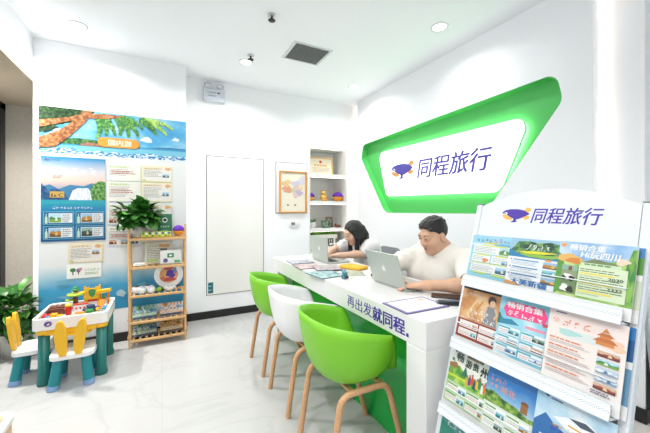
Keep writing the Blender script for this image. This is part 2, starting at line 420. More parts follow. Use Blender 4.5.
# ------------------------------------------------------------------ green recess sign
def fish_logo(b, x, y, w_, h_, z, cp, co, M=None, shear=0.0):
    """purple flying fish with orange beak, fins and tail; unit box 0..1"""
    def q(pts): return [(x+(px+shear*py)*w_, y+py*h_) for px, py in pts]
    b.flat(q([(0.70, 0.62), (0.86, 0.98), (0.98, 0.92), (1.0, 0.74), (0.86, 0.60)]), z, co, M)
    b.flat(q([(0.74, 0.50), (0.98, 0.42), (0.98, 0.26), (0.86, 0.18), (0.72, 0.34)]), z, co, M)
    b.flat(q([(0.02, 0.52), (0.06, 0.30), (0.2, 0.16), (0.40, 0.14), (0.36, 0.34), (0.2, 0.44)]), z, co, M)
    b.flat(q([(0.0, 0.60), (0.10, 0.78), (0.30, 0.86), (0.55, 0.86), (0.78, 0.78), (0.98, 0.56), (0.84, 0.40), (0.62, 0.22), (0.50, 0.20), (0.40, 0.26), (0.30, 0.36), (0.16, 0.50)]), z+0.0006, cp, M)
    b.flat(q([(0.46, 0.24), (0.44, 0.10), (0.36, 0.03), (0.40, 0.0), (0.52, 0.01), (0.60, 0.05), (0.54, 0.10), (0.56, 0.24)]), z+0.0006, cp, M)
    b.flat(q(ellp(0.15, 0.56, 0.055, 0.09, 12)), z+0.0012, mat('ffffff', 0.4), M)
    b.flat(q(ellp(0.145, 0.55, 0.025, 0.05, 10)), z+0.0018, cp, M)
t = thing('illuminated_sign', 'backlit white sign box with purple lettering in the green wall recess', 'sign', (XS+0.04, 2.35, 1.66))
BOX = round_poly([(3.20, 1.952), (3.22, 1.87), (3.085, 1.405), (1.625, 1.388), (1.43, 1.85), (1.45, 1.942)], [0.06, 0.07, 0.07, 0.10, 0.07, 0.07])
YZ = lambda x: Matrix(((0, 0, 1, x), (1, 0, 0, 0), (0, 1, 0, 0), (0, 0, 0, 1)))
FACEM = mat('ffffff', 0.4, emit=FACE, name='sign_face')
HALO = mat('f4fff2', 0.5, emit=4.0, name='halo_led')
b = MB(); b.prism(BOX, 0, 0.022, mat('f2f4f2', 0.4), M=YZ(2.428)); lb = b.bw('light_box', t)
b = MB(); b.prism(BOX, 0, 0.002, FACEM, M=YZ(2.4258)); o = b.bw('face_panel', t)
cx = sum(p[0] for p in BOX)/len(BOX); cz = sum(p[1] for p in BOX)/len(BOX)
b = MB(); b.prism([(cx+(p[0]-cx)*0.985, cz+(p[1]-cz)*0.96) for p in BOX], 0, 0.004, HALO, M=YZ(2.452)); b.bw('backlight', t)
b = MB()
M = Matrix.Translation((2.4252, 0, 0)) @ ONRIGHT
ORL = mat('f0b268', 0.45, name='orange_lit_logo')
b.text('同程旅行', -2.56, 1.578, 0.86, 0.20, PURLIT, z=0.001, bold=0.02, shear=0.2, ext=0.003, M=M); b.bw('lettering', t)
b = MB(); fish_logo(b, -3.0, 1.592, 0.385, 0.20, 0.0005, PURLIT, ORL, M=M); b.bw('logo', t)

# ------------------------------------------------------------------ wall niche with shelves
b = MB(); NW = mat('f8f7f4', 0.6, name='niche_paint')
t = thing('niche_bookcase', 'white built-in niche shelving in the back wall corner', 'shelf', ((NX0+NX1)/2, YB, NZ0))
g = 0.003; yb = YB+0.39
MB().box(NX0+g, NX1-g, yb, yb+0.008, NZ0+g, NZ1-g, NW).bw('back_panel', t)
for x0, x1 in ((NX0+g, NX0+0.012), (NX1-0.012, NX1-g)): MB().box(x0, x1, YB+0.002, yb, NZ0+g, NZ1-g, NW).bw('side_panel', t)
for z in (0.66, 0.985, 1.356, 1.725): MB().box(NX0+0.013, NX1-0.013, YB-0.004, yb-0.001, z-0.04, z, mat('f7f6f3', 0.5), 0.002, 1).bw('shelf', t)
for z in (0.985, 1.356, 1.725, NZ1-0.003+0.04):  # glowing strips added under the shelves to brighten the niche interior
    MB().box(NX0+0.02, NX1-0.02, YB+0.03, YB+0.038, z-0.0435, z-0.0402, mat('fff3e0', emit=4.0, name='added_shelf_led')).bw('led_strip', t)
YN = YB+0.12
# certificate
t = thing('framed_certificate', 'gold framed award certificate leaning on the top niche shelf', 'certificate', (2.0, YN+0.05, 1.7265), -0.05)
T = Matrix.Rotation(-0.17, 4, 'X')
GOLD = mat('d8b878', 0.35, 0.3, name='gold_frame')
b = MB()
for q in ((-0.19, 0.19, 0, 0.02), (-0.19, 0.19, 0.24, 0.26), (-0.19, -0.17, 0.02, 0.24), (0.17, 0.19, 0.02, 0.24)): b.box(q[0], q[1], -0.008, 0.012, q[2], q[3], GOLD, 0.003, 1, M=T)
b.build('frame', t)
b = MB(); b.box(-0.17, 0.17, 0.0, 0.008, 0.02, 0.24, mat('f3e6cf', 0.5), M=T)
TT = T @ ONWALL
b.flat(ellp(0, 0.195, 0.022, 0.02, 14), 0.001, mat('d8422f', 0.5), TT)
for k in range(5): b.flat([(-0.10+k*0.04, 0.13), (-0.07+k*0.04, 0.13), (-0.07+k*0.04, 0.155), (-0.10+k*0.04, 0.155)], 0.001, mat('d9a24f', 0.5), TT)
for k in range(4): b.flat([(-0.13, 0.05+k*0.018), (0.13-0.03*(k == 0), 0.05+k*0.018), (0.13-0.03*(k == 0), 0.055+k*0.018), (-0.13, 0.055+k*0.018)], 0.001, mat('a58f74', 0.5), TT)
b.build('award_sheet', t)
MB().box(-0.03, 0.03, 0.010, 0.10, 0.002, 0.008, BLACK).build('stand', t)
# two-tone plush balls
PLP = mat('6b35b0', 0.9, var=0.12, scale=90, bump=0.3, name='purple_plush'); PLO = mat('f2a33a', 0.9, var=0.1, scale=90, bump=0.3, name='orange_plush')
def plush(name, loc, r, rz, label, sq=0.9):
    t = thing(name, label, 'plush toy', loc, rz, 'two-tone round plush toys')
    def blob(z0, z1):
        pr = []
        for k in range(13):
            ph = -PI/2+PI*k/12; z = math.sin(ph)
            if z0 <= z <= z1: pr.append((max(0.001, r*math.cos(ph)), r*sq*(1+z)))
        return pr
    b = MB(); b.lathe(blob(-1.0, 0.02), PLO, 24); b.build('lower_half', t)
    b = MB(); M = Matrix.Translation((0, 0, 0)); b.lathe([(q[0]*1.03, q[1]) for q in blob(-0.02, 1.0)], PLP, 24); b.build('upper_half', t)
    MB().ell((0, -r*0.98, r*sq*0.72), (r*0.22, r*0.2, r*0.14), PLO, 12, 8).build('snout', t)
    for s in (-1, 1): MB().ell((s*r*0.98, 0, r*sq*0.75), (r*0.16, r*0.3, r*0.12), PLO, 12, 8).build('side_fin', t)
    return t
plush('plush_ball', (1.80, YN, 1.3565), 0.065, 0.5, 'purple and orange plush ball at the left end of the middle niche shelf')
plush('plush_ball', (2.235, YN, 1.3565), 0.075, -0.3, 'purple and orange plush ball at the right end of the middle niche shelf')
# gold figurine
GO = mat('e3b35c', 0.35, 0.35, name='gold_figurine')
t = thing('gold_figurine', 'small golden seated figurine on the middle niche shelf', 'figurine', (2.0, YN, 1.3565), 0.2)
b = MB(); b.ell((0, 0, 0.05), (0.045, 0.04, 0.05), GO); b.build('body', t)
b = MB(); b.ell((0, -0.005, 0.115), (0.036, 0.034, 0.034), GO); b.ell((-0.028, 0, 0.145), (0.012, 0.009, 0.013), GO, 10, 6); b.ell((0.028, 0, 0.145), (0.012, 0.009, 0.013), GO, 10, 6); b.build('head', t)
for s in (-1, 1):
    b = MB(); b.ell((s*0.04, -0.02, 0.06), (0.014, 0.016, 0.03), GO, 10, 8); b.build('arm', t)
    b = MB(); b.ell((s*0.026, -0.042, 0.018), (0.017, 0.026, 0.018), GO, 10, 8); b.build('leg', t)
# leaf helper
def leaf(b, base, d, up, L, W, m, bend=0.35, heart=0.0):
    d = Vector(d).normalized(); s = d.cross(Vector(up)).normalized(); nrm = s.cross(d).normalized(); vs = []; N = 5
    for i in range(N+1):
        t = i/N; wd = W*math.sin(PI*min(1, (t*0.86+0.12+heart*0.1)))**0.8*(1 if i < N else 0.03)
        c = Vector(base)+d*(L*t)-nrm*(bend*L*t*t)
        vs += [c-s*wd/2+nrm*wd*0.12, c, c+s*wd/2+nrm*wd*0.12]
    fs = []
    for i in range(N):
        a = i*3; fs += [[a, a+1, a+4, a+3], [a+1, a+2, a+5, a+4]]
    b.add(vs, fs, m, True)
LEAFD = mat('2e6b22', 0.4, var=0.35, scale=25, name='green_leaf'); LEAFM = mat('4c8f32', 0.4, var=0.3, scale=25, name='mid_green_leaf'); LEAFL = mat('86b85a', 0.4, var=0.3, scale=40, name='pale_green_leaf')
def bush(b, c, R, n, L, W, mats, r, zbias=0.35, lo=-0.25):
    for k in range(n):
        a = r.uniform(0, 2*PI); e = r.uniform(lo, 1.0)
        d = Vector((math.cos(a)*math.sqrt(max(0, 1-e*e)), math.sin(a)*math.sqrt(max(0, 1-e*e)), e))
        p = Vector(c)+Vector((d.x*R[0], d.y*R[1], d.z*R[2]))*r.uniform(0.3, 0.85)
        dd = (d+Vector((r.uniform(-.5, .5), r.uniform(-.5, .5), r.uniform(-.5, .3)))).normalized()
        leaf(b, p, dd, (r.uniform(-.3, .3), r.uniform(-.3, .3), 1), L*r.uniform(0.7, 1.15), W*r.uniform(0.8, 1.15), r.choice(mats), r.uniform(0.1, 0.5))
t = thing('potted_plant', 'small green plant in a white pot on the third niche shelf', 'plant', (1.83, YN, 0.9855))
b = MB(); b.lathe([(0.001, 0), (0.042, 0), (0.052, 0.085), (0.046, 0.085), (0.040, 0.07), (0.001, 0.07)], WHITEP, 24); b.build('pot', t)
b = MB(); r_ = random.Random(3)
for k in range(26):
    a = r_.uniform(0, 2*PI); leaf(b, (0.012*math.cos(a), 0.012*math.sin(a), 0.07), (math.cos(a)*0.7, math.sin(a)*0.7, r_.uniform(0.5, 1.4)), (0, 0, 1), r_.uniform(0.07, 0.11), 0.022, r_.choice([LEAFM, LEAFL]), 0.3)
b.build('foliage', t)
# dark photo frames and red ornament
def photo_block(name, loc, rz, w_, h_, frame, label, seed):
    t = thing(name, label, 'photo frame', loc, rz, None); T = Matrix.Rotation(-0.16, 4, 'X'); b = MB(); e = 0.010
    for q in ((-w_/2, w_/2, 0, e), (-w_/2, w_/2, h_-e, h_), (-w_/2, -w_/2+e, e, h_-e), (w_/2-e, w_/2, e, h_-e)): b.box(q[0], q[1], -0.006, 0.01, q[2], q[3], frame, 0.002, 1, M=T)
    b.build('frame', t)
    b = MB(); b.box(-w_/2+e, w_/2-e, 0, 0.006, e, h_-e, ramp_mat('photo_print', [(0.35, '2f4a3a'), (0.5, '8fa08f'), (0.65, 'c9c4b4')], 30+seed), M=T); b.build('photo', t)
    MB().box(-0.012, 0.012, 0.008, 0.05, 0.001, 0.006, BLACK).build('stand', t)
photo_block('photo_frame', (2.04, YN-0.02, 0.9865), 0.1, 0.13, 0.10, mat('2f6d55', 0.4), 'small green framed photo on the third niche shelf', 1)
photo_block('photo_frame', (2.14, YN+0.07, 0.9865), -0.1, 0.10, 0.15, mat('8a3b2c', 0.4), 'small red-brown framed photo behind the green one on the niche shelf', 2)
t = thing('wooden_ornament', 'small red-brown ornament at the right end of the third niche shelf', 'ornament', (2.235, YN-0.01, 0.9855))
b = MB(); b.ell((0, 0, 0.02), (0.05, 0.022, 0.02), mat('7c3a2e', 0.45)); b.build('body', t)
b = MB(); b.ell((-0.04, 0, 0.045), (0.016, 0.014, 0.016), mat('7c3a2e', 0.45), 12, 8); b.build('head', t)
# moss topped sign block on the low shelf
t = thing('moss_sign', 'white sign block with black characters and a green moss top behind the far laptop', 'sign', (1.99, YN-0.02, 0.6605))
b = MB(); b.box(-0.22, 0.20, -0.05, 0.05, 0, 0.235, mat('f2efe9', 0.6), 0.004, 1); b.build('block', t)
b = MB(); r_ = random.Random(5)
for k in range(330):
    leaf(b, (r_.uniform(-0.22, 0.20), r_.uniform(-0.05, 0.05), 0.235), (r_.uniform(-.8, .8), r_.uniform(-.8, .8), 1), (1, 0.2, 0), r_.uniform(0.025, 0.045), 0.014, r_.choice([LEAFM, LEAFL, mat('63b53a', 0.5)]), 0.4)
b.build('moss', t)
b = MB(); BK = mat('1a1817', 0.5)
b.text('惠吧！', -0.15, 0.075, 0.34, 0.115, BK, z=0.051, bold=0.03, M=ONWALL); b.build('lettering', t)
MB().flat([(0.06, 0.01), (0.19, 0.01), (0.19, 0.055), (0.12, 0.04)], 0.051, mat('e8923c', 0.5), ONWALL).build('orange_print', t)
MB().flat([(-0.2, 0.01), (0.03, 0.01), (0.0, 0.05), (-0.2, 0.045)], 0.051, mat('f0c9a0', 0.5), ONWALL).build('peach_print', t)

# ------------------------------------------------------------------ hatch, framed map, thermostat, sticker
t = thing('wall_hatch', 'flush white wall hatch with dark seams behind the framed map', 'hatch', (1.487, YB, 1.52))
b = MB()
for q in ((-0.216, 0.216, -0.325, -0.315), (-0.216, 0.216, 0.32, 0.325), (-0.216, -0.211, -0.315, 0.32), (0.211, 0.216, -0.315, 0.32)): b.box(q[0], q[1], -0.006, 0, q[2], q[3], mat('4a4a49', 0.6))
b.build('seam', t)
MB().box(-0.211, 0.211, -0.004, 0, -0.315, 0.32, WALLW).build('cover', t)
t = thing('framed_map', 'orange wood framed map print hung over the white wall hatch', 'picture', (1.50, YB-0.0065, 1.20))
FR = wood('pale_orange_frame', 'e0a55c', 'cf9049', 20, (2, 2, 8))
b = MB(); e = 0.018; W_, H_ = 0.375, 0.535
for q in ((-W_/2, W_/2, 0, e), (-W_/2, W_/2, H_-e, H_), (-W_/2, -W_/2+e, e, H_-e), (W_/2-e, W_/2, e, H_-e)): b.box(q[0], q[1], -0.028, 0, q[2], q[3], FR, 0.003, 1)
b.build('frame', t)
b = MB(); b.box(-W_/2+e, W_/2-e, -0.012, -0.004, e, H_-e, mat('f4ecd9', 0.5))
TT = Matrix.Translation((0, -0.0125, 0)) @ ONWALL
def blobp(cx, cy, rx, ry, seed, n=26):
    r = random.Random(seed); ph = [r.uniform(0, 6.28) for _ in range(3)]
    return [(cx+rx*math.cos(a)*(1+0.14*math.sin(3*a+ph[0])+0.10*math.sin(5*a+ph[1])+0.07*math.sin(9*a+ph[2])), cy+ry*math.sin(a)*(1+0.14*math.sin(3*a+ph[1])+0.1*math.sin(4*a+ph[2]))) for a in [2*PI*k/n for k in range(n)]]
for k, (x, y, rx, ry, c) in enumerate([(-0.085, 0.37, 0.06, 0.045, 'e4b069'), (-0.075, 0.30, 0.07, 0.04, 'd4704a'), (0.0, 0.35, 0.05, 0.045, 'e6dcc0'), (0.005, 0.29, 0.03, 0.035, '9bbf8e'), (0.06, 0.31, 0.05, 0.045, 'd9a0b4'),
                                       (0.045, 0.38, 0.07, 0.03, 'b9b3dc'), (0.12, 0.42, 0.035, 0.055, 'c9c4e6'), (0.08, 0.255, 0.045, 0.035, '9d92c4'), (0.03, 0.225, 0.03, 0.03, 'dfb0c0'), (0.10, 0.34, 0.03, 0.03, 'e8c88e')]):
    b.flat(blobp(x, y, rx*1.1, ry*1.1, k), 0.0006+0.0002*k, mat('%02x%02x%02x' % tuple(int(int(c[i:i+2], 16)*0.6+q*0.4) for i, q in ((0, 0xf4), (2, 0xec), (4, 0xd9))), 0.5), TT)
for x in (-0.09, 0.01): b.flat([(x, 0.09), (x+0.035, 0.09), (x+0.025, 0.115), (x+0.005, 0.11)], 0.001, mat('a98a76', 0.5), TT)
b.build('map_print', t)
t = thing('wall_thermostat', 'white wall thermostat with a small grey-green display', 'thermostat', (1.52, YB, 1.055))
MB().box(-0.068, 0.068, -0.016, 0, -0.038, 0.038, WHITEP, 0.006).build('housing', t)
MB().box(-0.045, 0.005, -0.018, -0.015, -0.012, 0.024, mat('7d8c80', 0.25)).build('display', t)
b = MB()
for k in range(3): b.box(0.02+k*0.014, 0.029+k*0.014, -0.0175, -0.015, -0.022, -0.016, mat('b9bcbc', 0.4))
b.build('buttons', t)
b = MB(); TT = Matrix.Translation((0.467, YB-0.0082, 0.285)) @ ONWALL; b.box(0.467, 0.523, YB-0.0095, YB-0.0081, 0.285, 0.41, mat('2f7f86', 0.4))
for k in range(5): b.flat([(0.008, 0.012+k*0.022), (0.046-(k % 2)*0.014, 0.012+k*0.022), (0.046-(k % 2)*0.014, 0.02+k*0.022), (0.008, 0.02+k*0.022)], 0.0016, mat('bfe0e2' if k % 2 else '173f5c', 0.4), TT)
tag(b.build('door_sticker', origin=(0.495, YB-0.009, 0.285)), 'small teal sticker at the lower left corner of the flush white door', 'sticker')

# ------------------------------------------------------------------ reception desk
DX0, DX1, DY0, DY1, DZ = 0.97, 1.52, 0.975, 2.987, 0.78
t = thing('reception_desk', 'white reception counter with a bright green recessed front', 'desk', (1.245, 1.98, 0))
GRD = mat('0fae45', 0.22, spec=0.5, name='green_gloss_panel')
b = MB(); b.box(DX0, DX1, DY0, DY1, 0.657, DZ, LACQ, 0.003, 1); b.bw('worktop', t)
b = MB(); b.box(DX0, DX1, DY0, DY0+0.118, 0, 0.657, LACQ, 0.002, 1); b.bw('end_panel', t)
b = MB(); b.box(DX0, DX1, DY1-0.118, DY1, 0, 0.657, LACQ, 0.002, 1); b.bw('end_panel', t)
b = MB(); b.box(1.125, 1.155, DY0+0.118, DY1-0.118, 0, 0.657, GRD); b.bw('front_panel', t)
b = MB(); M = Matrix.Translation((DX0, 0, 0)) @ ONRIGHT
b.text('再出发', -1.598, 0.684, 0.243, 0.066, PURPLE, z=0.0005, ext=0.0015, M=M); b.bw('thin_lettering', t); b = MB()
b.text('就同程', -1.345, 0.680, 0.243, 0.070, PURPLE, z=0.0005, bold=0.03, ext=0.0015, M=M)
b.flat([(-1.092, 0.682), (-1.076, 0.682), (-1.076, 0.698), (-1.092, 0.698)], 0.0015, PURPLE, M)
b.bw('bold_lettering', t)

# ------------------------------------------------------------------ tub chairs
def chair_shell():
    NT, NR = 64, 14; vs = []; fs = []
    def rim(a):      # a: angle from the back (0) to the front (pi), symmetric
        d = abs(a)
        back = 0.730-0.085*(min(d, 2.05)/2.05)**2
        if d < 2.05: return back
        if d < 2.42: s = (d-2.05)/0.37; s = s*s*(3-2*s); return 0.645+(0.448-0.645)*s
        return 0.448-0.012*math.sin((d-2.42)/0.72*PI/2)
    for j in range(NR+1):
        t = j/NR
        for i in range(NT):
            a = -PI+2*PI*i/NT; z1 = rim(a); hz = z1-0.405
            ca, sa = math.cos(a), math.sin(a); n_ = 2.4
            R = (abs(ca/0.235)**n_+abs(sa/0.255)**n_)**(-1/n_)
            ph = t*PI/2
            steep = min(1.0, hz/0.2)
            ro = R*((1-steep)*t+steep*(math.sin(ph)**0.50*0.90+0.10*t**2.5))
            zz = 0.405+hz*((1-math.cos(ph))**(1.0+0.25*steep))
            vs.append((-ca*ro, sa*ro, zz))
    for j in range(NR):
        for i in range(NT):
            fs.append([j*NT+i, j*NT+(i+1) % NT, (j+1)*NT+(i+1) % NT, (j+1)*NT+i])
    fs.append(list(range(NT))[::-1])
    return vs, fs
CH = chair_shell()
def bent(pts, r=0.035, seg=6):
    out = [Vector(pts[0])]
    for i in range(1, len(pts)-1):
        p = Vector(pts[i]); a = (Vector(pts[i-1])-p).normalized(); c = (Vector(pts[i+1])-p).normalized()
        for k in range(seg+1):
            t = k/seg; out.append((p+a*r)*(1-t)**2+p*2*t*(1-t)+(p+c*r)*t*t)
    out.append(Vector(pts[-1])); return out
def make_chair(m, label):
    t = thing('tub_chair', label, 'chair', group='tub chairs along the reception counter')
    b = MB(); b.add(CH[0], CH[1], m, True); o = b.build('shell', t)
    md = o.modifiers.new('thick', 'SOLIDIFY'); md.thickness = 0.009; md.offset = 0
    for s in (-1, 1):
        b = MB(); b.tube(bent([(-0.19, s*0.175, 0), (-0.13, s*0.172, 0.388), (0.135, s*0.172, 0.388), (0.245, s*0.172, 0)], 0.06), 0.0155, OAK, 12); b.build('leg_frame', t)
    b = MB()
    for x in (-0.06, 0.11): b.box(x-0.014, x+0.014, -0.166, 0.166, 0.378, 0.392, OAK, 0.003, 1)
    b.build('cross_bar', t)
    b = MB(); b.box(-0.05, 0.10, -0.06, 0.06, 0.3925, 0.404, BLACK, 0.002, 1); b.build('mounting_plate', t)
    return t
c1 = make_chair(GREENP, 'lime green tub chair with wooden legs, nearest the camera at the counter'); c1.location = (0.86, 1.43, 0)
c2 = make_chair(WHITEP, 'white tub chair with wooden legs between the two lime green ones'); c2.location = (0.86, 1.965, 0)
c3 = dup(c1, (0.86, 2.49, 0), 0.0, 'lime green tub chair with wooden legs at the far end of the counter')

# ------------------------------------------------------------------ things on the desk
SILV = mat('b9bfb7', 0.35, 0.25, name='silver_laptop'); KEYS = mat('2a2b2d', 0.5); SCRN = mat('20242a', 0.15)
def laptop(loc, rz, label, ang):
    t = thing('laptop', label, 'laptop', loc, rz, 'open laptops on the counter')      # hinge along local y, keyboard towards +x
    b = MB(); b.box(0.0, 0.215, -0.155, 0.155, 0, 0.014, SILV, 0.004, 2); base = b.build('base', t)
    b = MB()
    for r in range(5):
        for k in range(13): b.box(0.03+r*0.018, 0.045+r*0.018, -0.135+k*0.0208, -0.117+k*0.0208, 0.0142, 0.0156, KEYS)
    b.build('keyboard', base)
    b = MB(); b.box(0.135, 0.205, -0.05, 0.05, 0.0142, 0.0147, mat('b4b8b4', 0.3)); b.build('trackpad', base)
    M = Matrix.Translation((0.0, 0, 0.016)) @ Matrix.Rotation(-ang, 4, 'Y')
    b = MB(); b.box(-0.008, 0.0, -0.155, 0.155, 0.0, 0.21, SILV, 0.003, 2, M=M); lid = b.build('lid', t)
    b = MB(); b.box(0.0001, 0.001, -0.147, 0.147, 0.012, 0.202, SCRN, M=M); b.build('screen', lid)
    b = MB(); ML = M @ Matrix.Translation((-0.0081, 0, 0)) @ ONRIGHT; W2 = mat('e9ebe9', 0.3)
    b.flat([(-0.015, 0.112), (-0.010, 0.120), (0, 0.117), (0.010, 0.120), (0.014, 0.116), (0.010, 0.108), (0.015, 0.100), (0.008, 0.088), (0, 0.091), (-0.008, 0.088), (-0.015, 0.099)], 0.0004, W2, ML)
    b.flat([(0.0, 0.121), (0.007, 0.125), (0.008, 0.132), (0.002, 0.128)], 0.0004, W2, ML); b.build('logo', lid)
    return t
laptop((1.225, 1.53, DZ+0.0005), 0.0, 'silver laptop open in front of the man', 0.33)
laptop((1.255, 2.53, DZ+0.0005), 0.0, 'silver laptop open in front of the woman', 0.04)
SPR = random.Random(11)
def page_mat(nm, cols, sc): return ramp_mat(nm, list(zip([0.3, 0.42, 0.5, 0.58, 0.68], cols)), sc, detail=6, rough=0.35)
def booklet(loc, rz, w_, h_, th, m, label, group=None, name='magazine', spine='e8e6e0'):
    t = thing(name, label, name, loc, rz, group)
    MB().box(-w_/2, w_/2, -h_/2, h_/2, 0.0006, th-0.0006, mat(spine, 0.6)).build('pages', t)
    b = MB(); b.box(-w_/2-0.001, w_/2+0.001, -h_/2-0.001, h_/2+0.001, th-0.0006, th, m); b.box(-w_/2-0.001, w_/2+0.001, -h_/2-0.001, h_/2+0.001, 0, 0.0006, m); b.build('cover', t)
    return t
PM = [page_mat('grey_lilac_cover', ['8d93a6', 'c9cdd8', 'e6e6e8', 'a9b2c6', '7d8796'], 26), page_mat('pink_cover', ['e8a6a8', 'f2d3d0', 'eadfd8', 'c48f98', '8f7f9a'], 24),
      page_mat('mauve_cover', ['57617c', 'b5b0c4', 'e4dccc', 'c6a9ae', '8a94b4'], 26), page_mat('blue_cover', ['5fa0b4', 'a6d2d4', 'd8ece4', '7fb5c0', '4c7f96'], 18), page_mat('sage_cover', ['8fae98', 'd5dcc4', 'e4e2cc', 'aac0a8', '6f8f86'], 24)]
MG = 'magazines fanned along the counter front'
for k, (x, y, rz, m, lb) in enumerate([(1.085, 2.60, -0.1, 0, 'grey-lilac magazine lying farthest along the counter'), (1.06, 2.36, -0.05, 1, 'pink magazine beside the grey-lilac one on the counter'),
        (1.15, 2.20, -0.25, 2, 'mauve magazine lying behind the blue one on the counter'), (1.04, 2.02, 0.1, 3, 'pale blue magazine lying nearest the camera of the row on the counter')]):
    booklet((x, y, DZ+(0.0070 if k == 2 else 0.0005)), rz, 0.20, 0.20 if k < 3 else 0.24, 0.006, PM[m], lb, MG, spine='45516a' if k != 1 else '5a4f6a')
booklet((1.245, 1.965, DZ+0.0005), -0.3, 0.13, 0.18, 0.004, PM[4], 'small sage leaflet lying beside the pale blue magazine', MG, 'leaflet')
# tabletop toy
t = thing('desk_toy', 'small dark teal toy figure standing at the counter edge', 'toy', (1.095, 1.84, DZ+0.0005), 0.3)
TE = mat('4a7f92', 0.5, var=0.3, scale=60); b = MB(); b.box(-0.02, 0.02, -0.016, 0.016, 0, 0.03, TE, 0.006); b.build('body', t)
b = MB(); b.ell((0, 0, 0.045), (0.022, 0.02, 0.018), mat('5d93a4', 0.5)); b.ell((0, -0.018, 0.05), (0.008, 0.006, 0.006), mat('c9d8da', 0.4), 8, 6); b.build('head', t)
b = MB(); b.box(-0.016, 0.016, -0.024, -0.016, 0.004, 0.02, mat('3a3548', 0.5), 0.003, 1); b.build('base', t)
# yellow pouch
t = thing('yellow_pouch', 'yellow zipped pouch lying on the counter between the laptops', 'pouch', (1.345, 2.12, DZ+0.0005), 0.35)
YL = mat('f0b62e', 0.6, name='yellow_fabric'); b = MB(); b.box(-0.065, 0.065, -0.10, 0.10, 0, 0.026, YL, 0.012, 3); b.build('body', t)
b = MB(); b.box(-0.05, 0.05, 0.1, 0.106, 0.010, 0.016, mat('b98a2a', 0.5)); b.build('zip', t)
# phone, blotter, black device, cup
t = thing('smartphone', 'dark brown phone lying on the counter by the man', 'phone', (1.345, 1.205, DZ+0.0005), 0.75)
MB().box(-0.036, 0.036, -0.075, 0.075, 0, 0.009, mat('3c2a24', 0.4), 0.004, 2).build('body', t)
MB().box(-0.032, 0.032, -0.070, 0.070, 0.0091, 0.0097, mat('4c3830', 0.3)).build('screen', t)
t = thing('leaflet_pad', 'white printed leaflet pad with a purple border at the counter corner', 'leaflet', (1.10, 1.175, DZ+0.0005), -0.02)
MB().box(-0.13, 0.13, -0.092, 0.092, 0, 0.004, mat('6a5f8a', 0.5)).build('backing', t)
b = MB(); b.box(-0.127, 0.127, -0.089, 0.089, 0.0041, 0.0046, mat('8f86b8', 0.5)); b.box(-0.113, 0.113, -0.077, 0.077, 0.0047, 0.005, mat('f4f2f4', 0.5))
for k in range(9):
    x = -0.09+k*0.022; b.box(x, x+0.006, -0.06, 0.03+0.02*SPR.random(), 0.0051, 0.0053, mat('b3b9cc', 0.5))
b.box(0.06, 0.10, 0.035, 0.065, 0.0051, 0.0054, mat('d8c79a', 0.5)); b.build('printed_sheet', t)
t = thing('handheld_scanner', 'long black handheld scanner lying at the counter end', 'scanner', (1.285, 1.085, DZ+0.0005), 1.0)
b = MB(); b.box(-0.02, 0.02, -0.09, 0.09, 0, 0.020, mat('22262b', 0.4), 0.007, 2); b.build('body', t)
b = MB(); b.box(-0.012, 0.012, -0.02, 0.06, 0.0201, 0.0212, mat('5a6570', 0.4)); b.build('key_strip', t)
b = MB(); b.box(-0.016, 0.016, 0.0905, 0.098, 0.004, 0.016, mat('6e7a86', 0.3)); b.build('tip', t)
t = thing('paper_cup', 'cream printed paper cup by the brochure stand on the counter', 'cup', (1.43, 1.11, DZ+0.0005))
b = MB(); b.lathe([(0.001, 0), (0.026, 0), (0.036, 0.082), (0.0385, 0.084), (0.036, 0.086), (0.033, 0.08), (0.024, 0.006), (0.001, 0.006)], mat('ece7d6', 0.5, var=0.08, scale=60), 24); b.build('body', t)
t = thing('computer_mouse', 'black mouse on the counter beside the far edge of the man\'s laptop', 'mouse', (1.325, 1.80, DZ+0.0005), 0.3)
b = MB(); b.ell((0, 0, 0.015), (0.048, 0.031, 0.017), mat('1d1d20', 0.35)); b.build('body', t)
b = MB(); b.ell((-0.02, 0, 0.030), (0.010, 0.004, 0.004), mat('55585c', 0.4), 8, 6); b.build('wheel', t)
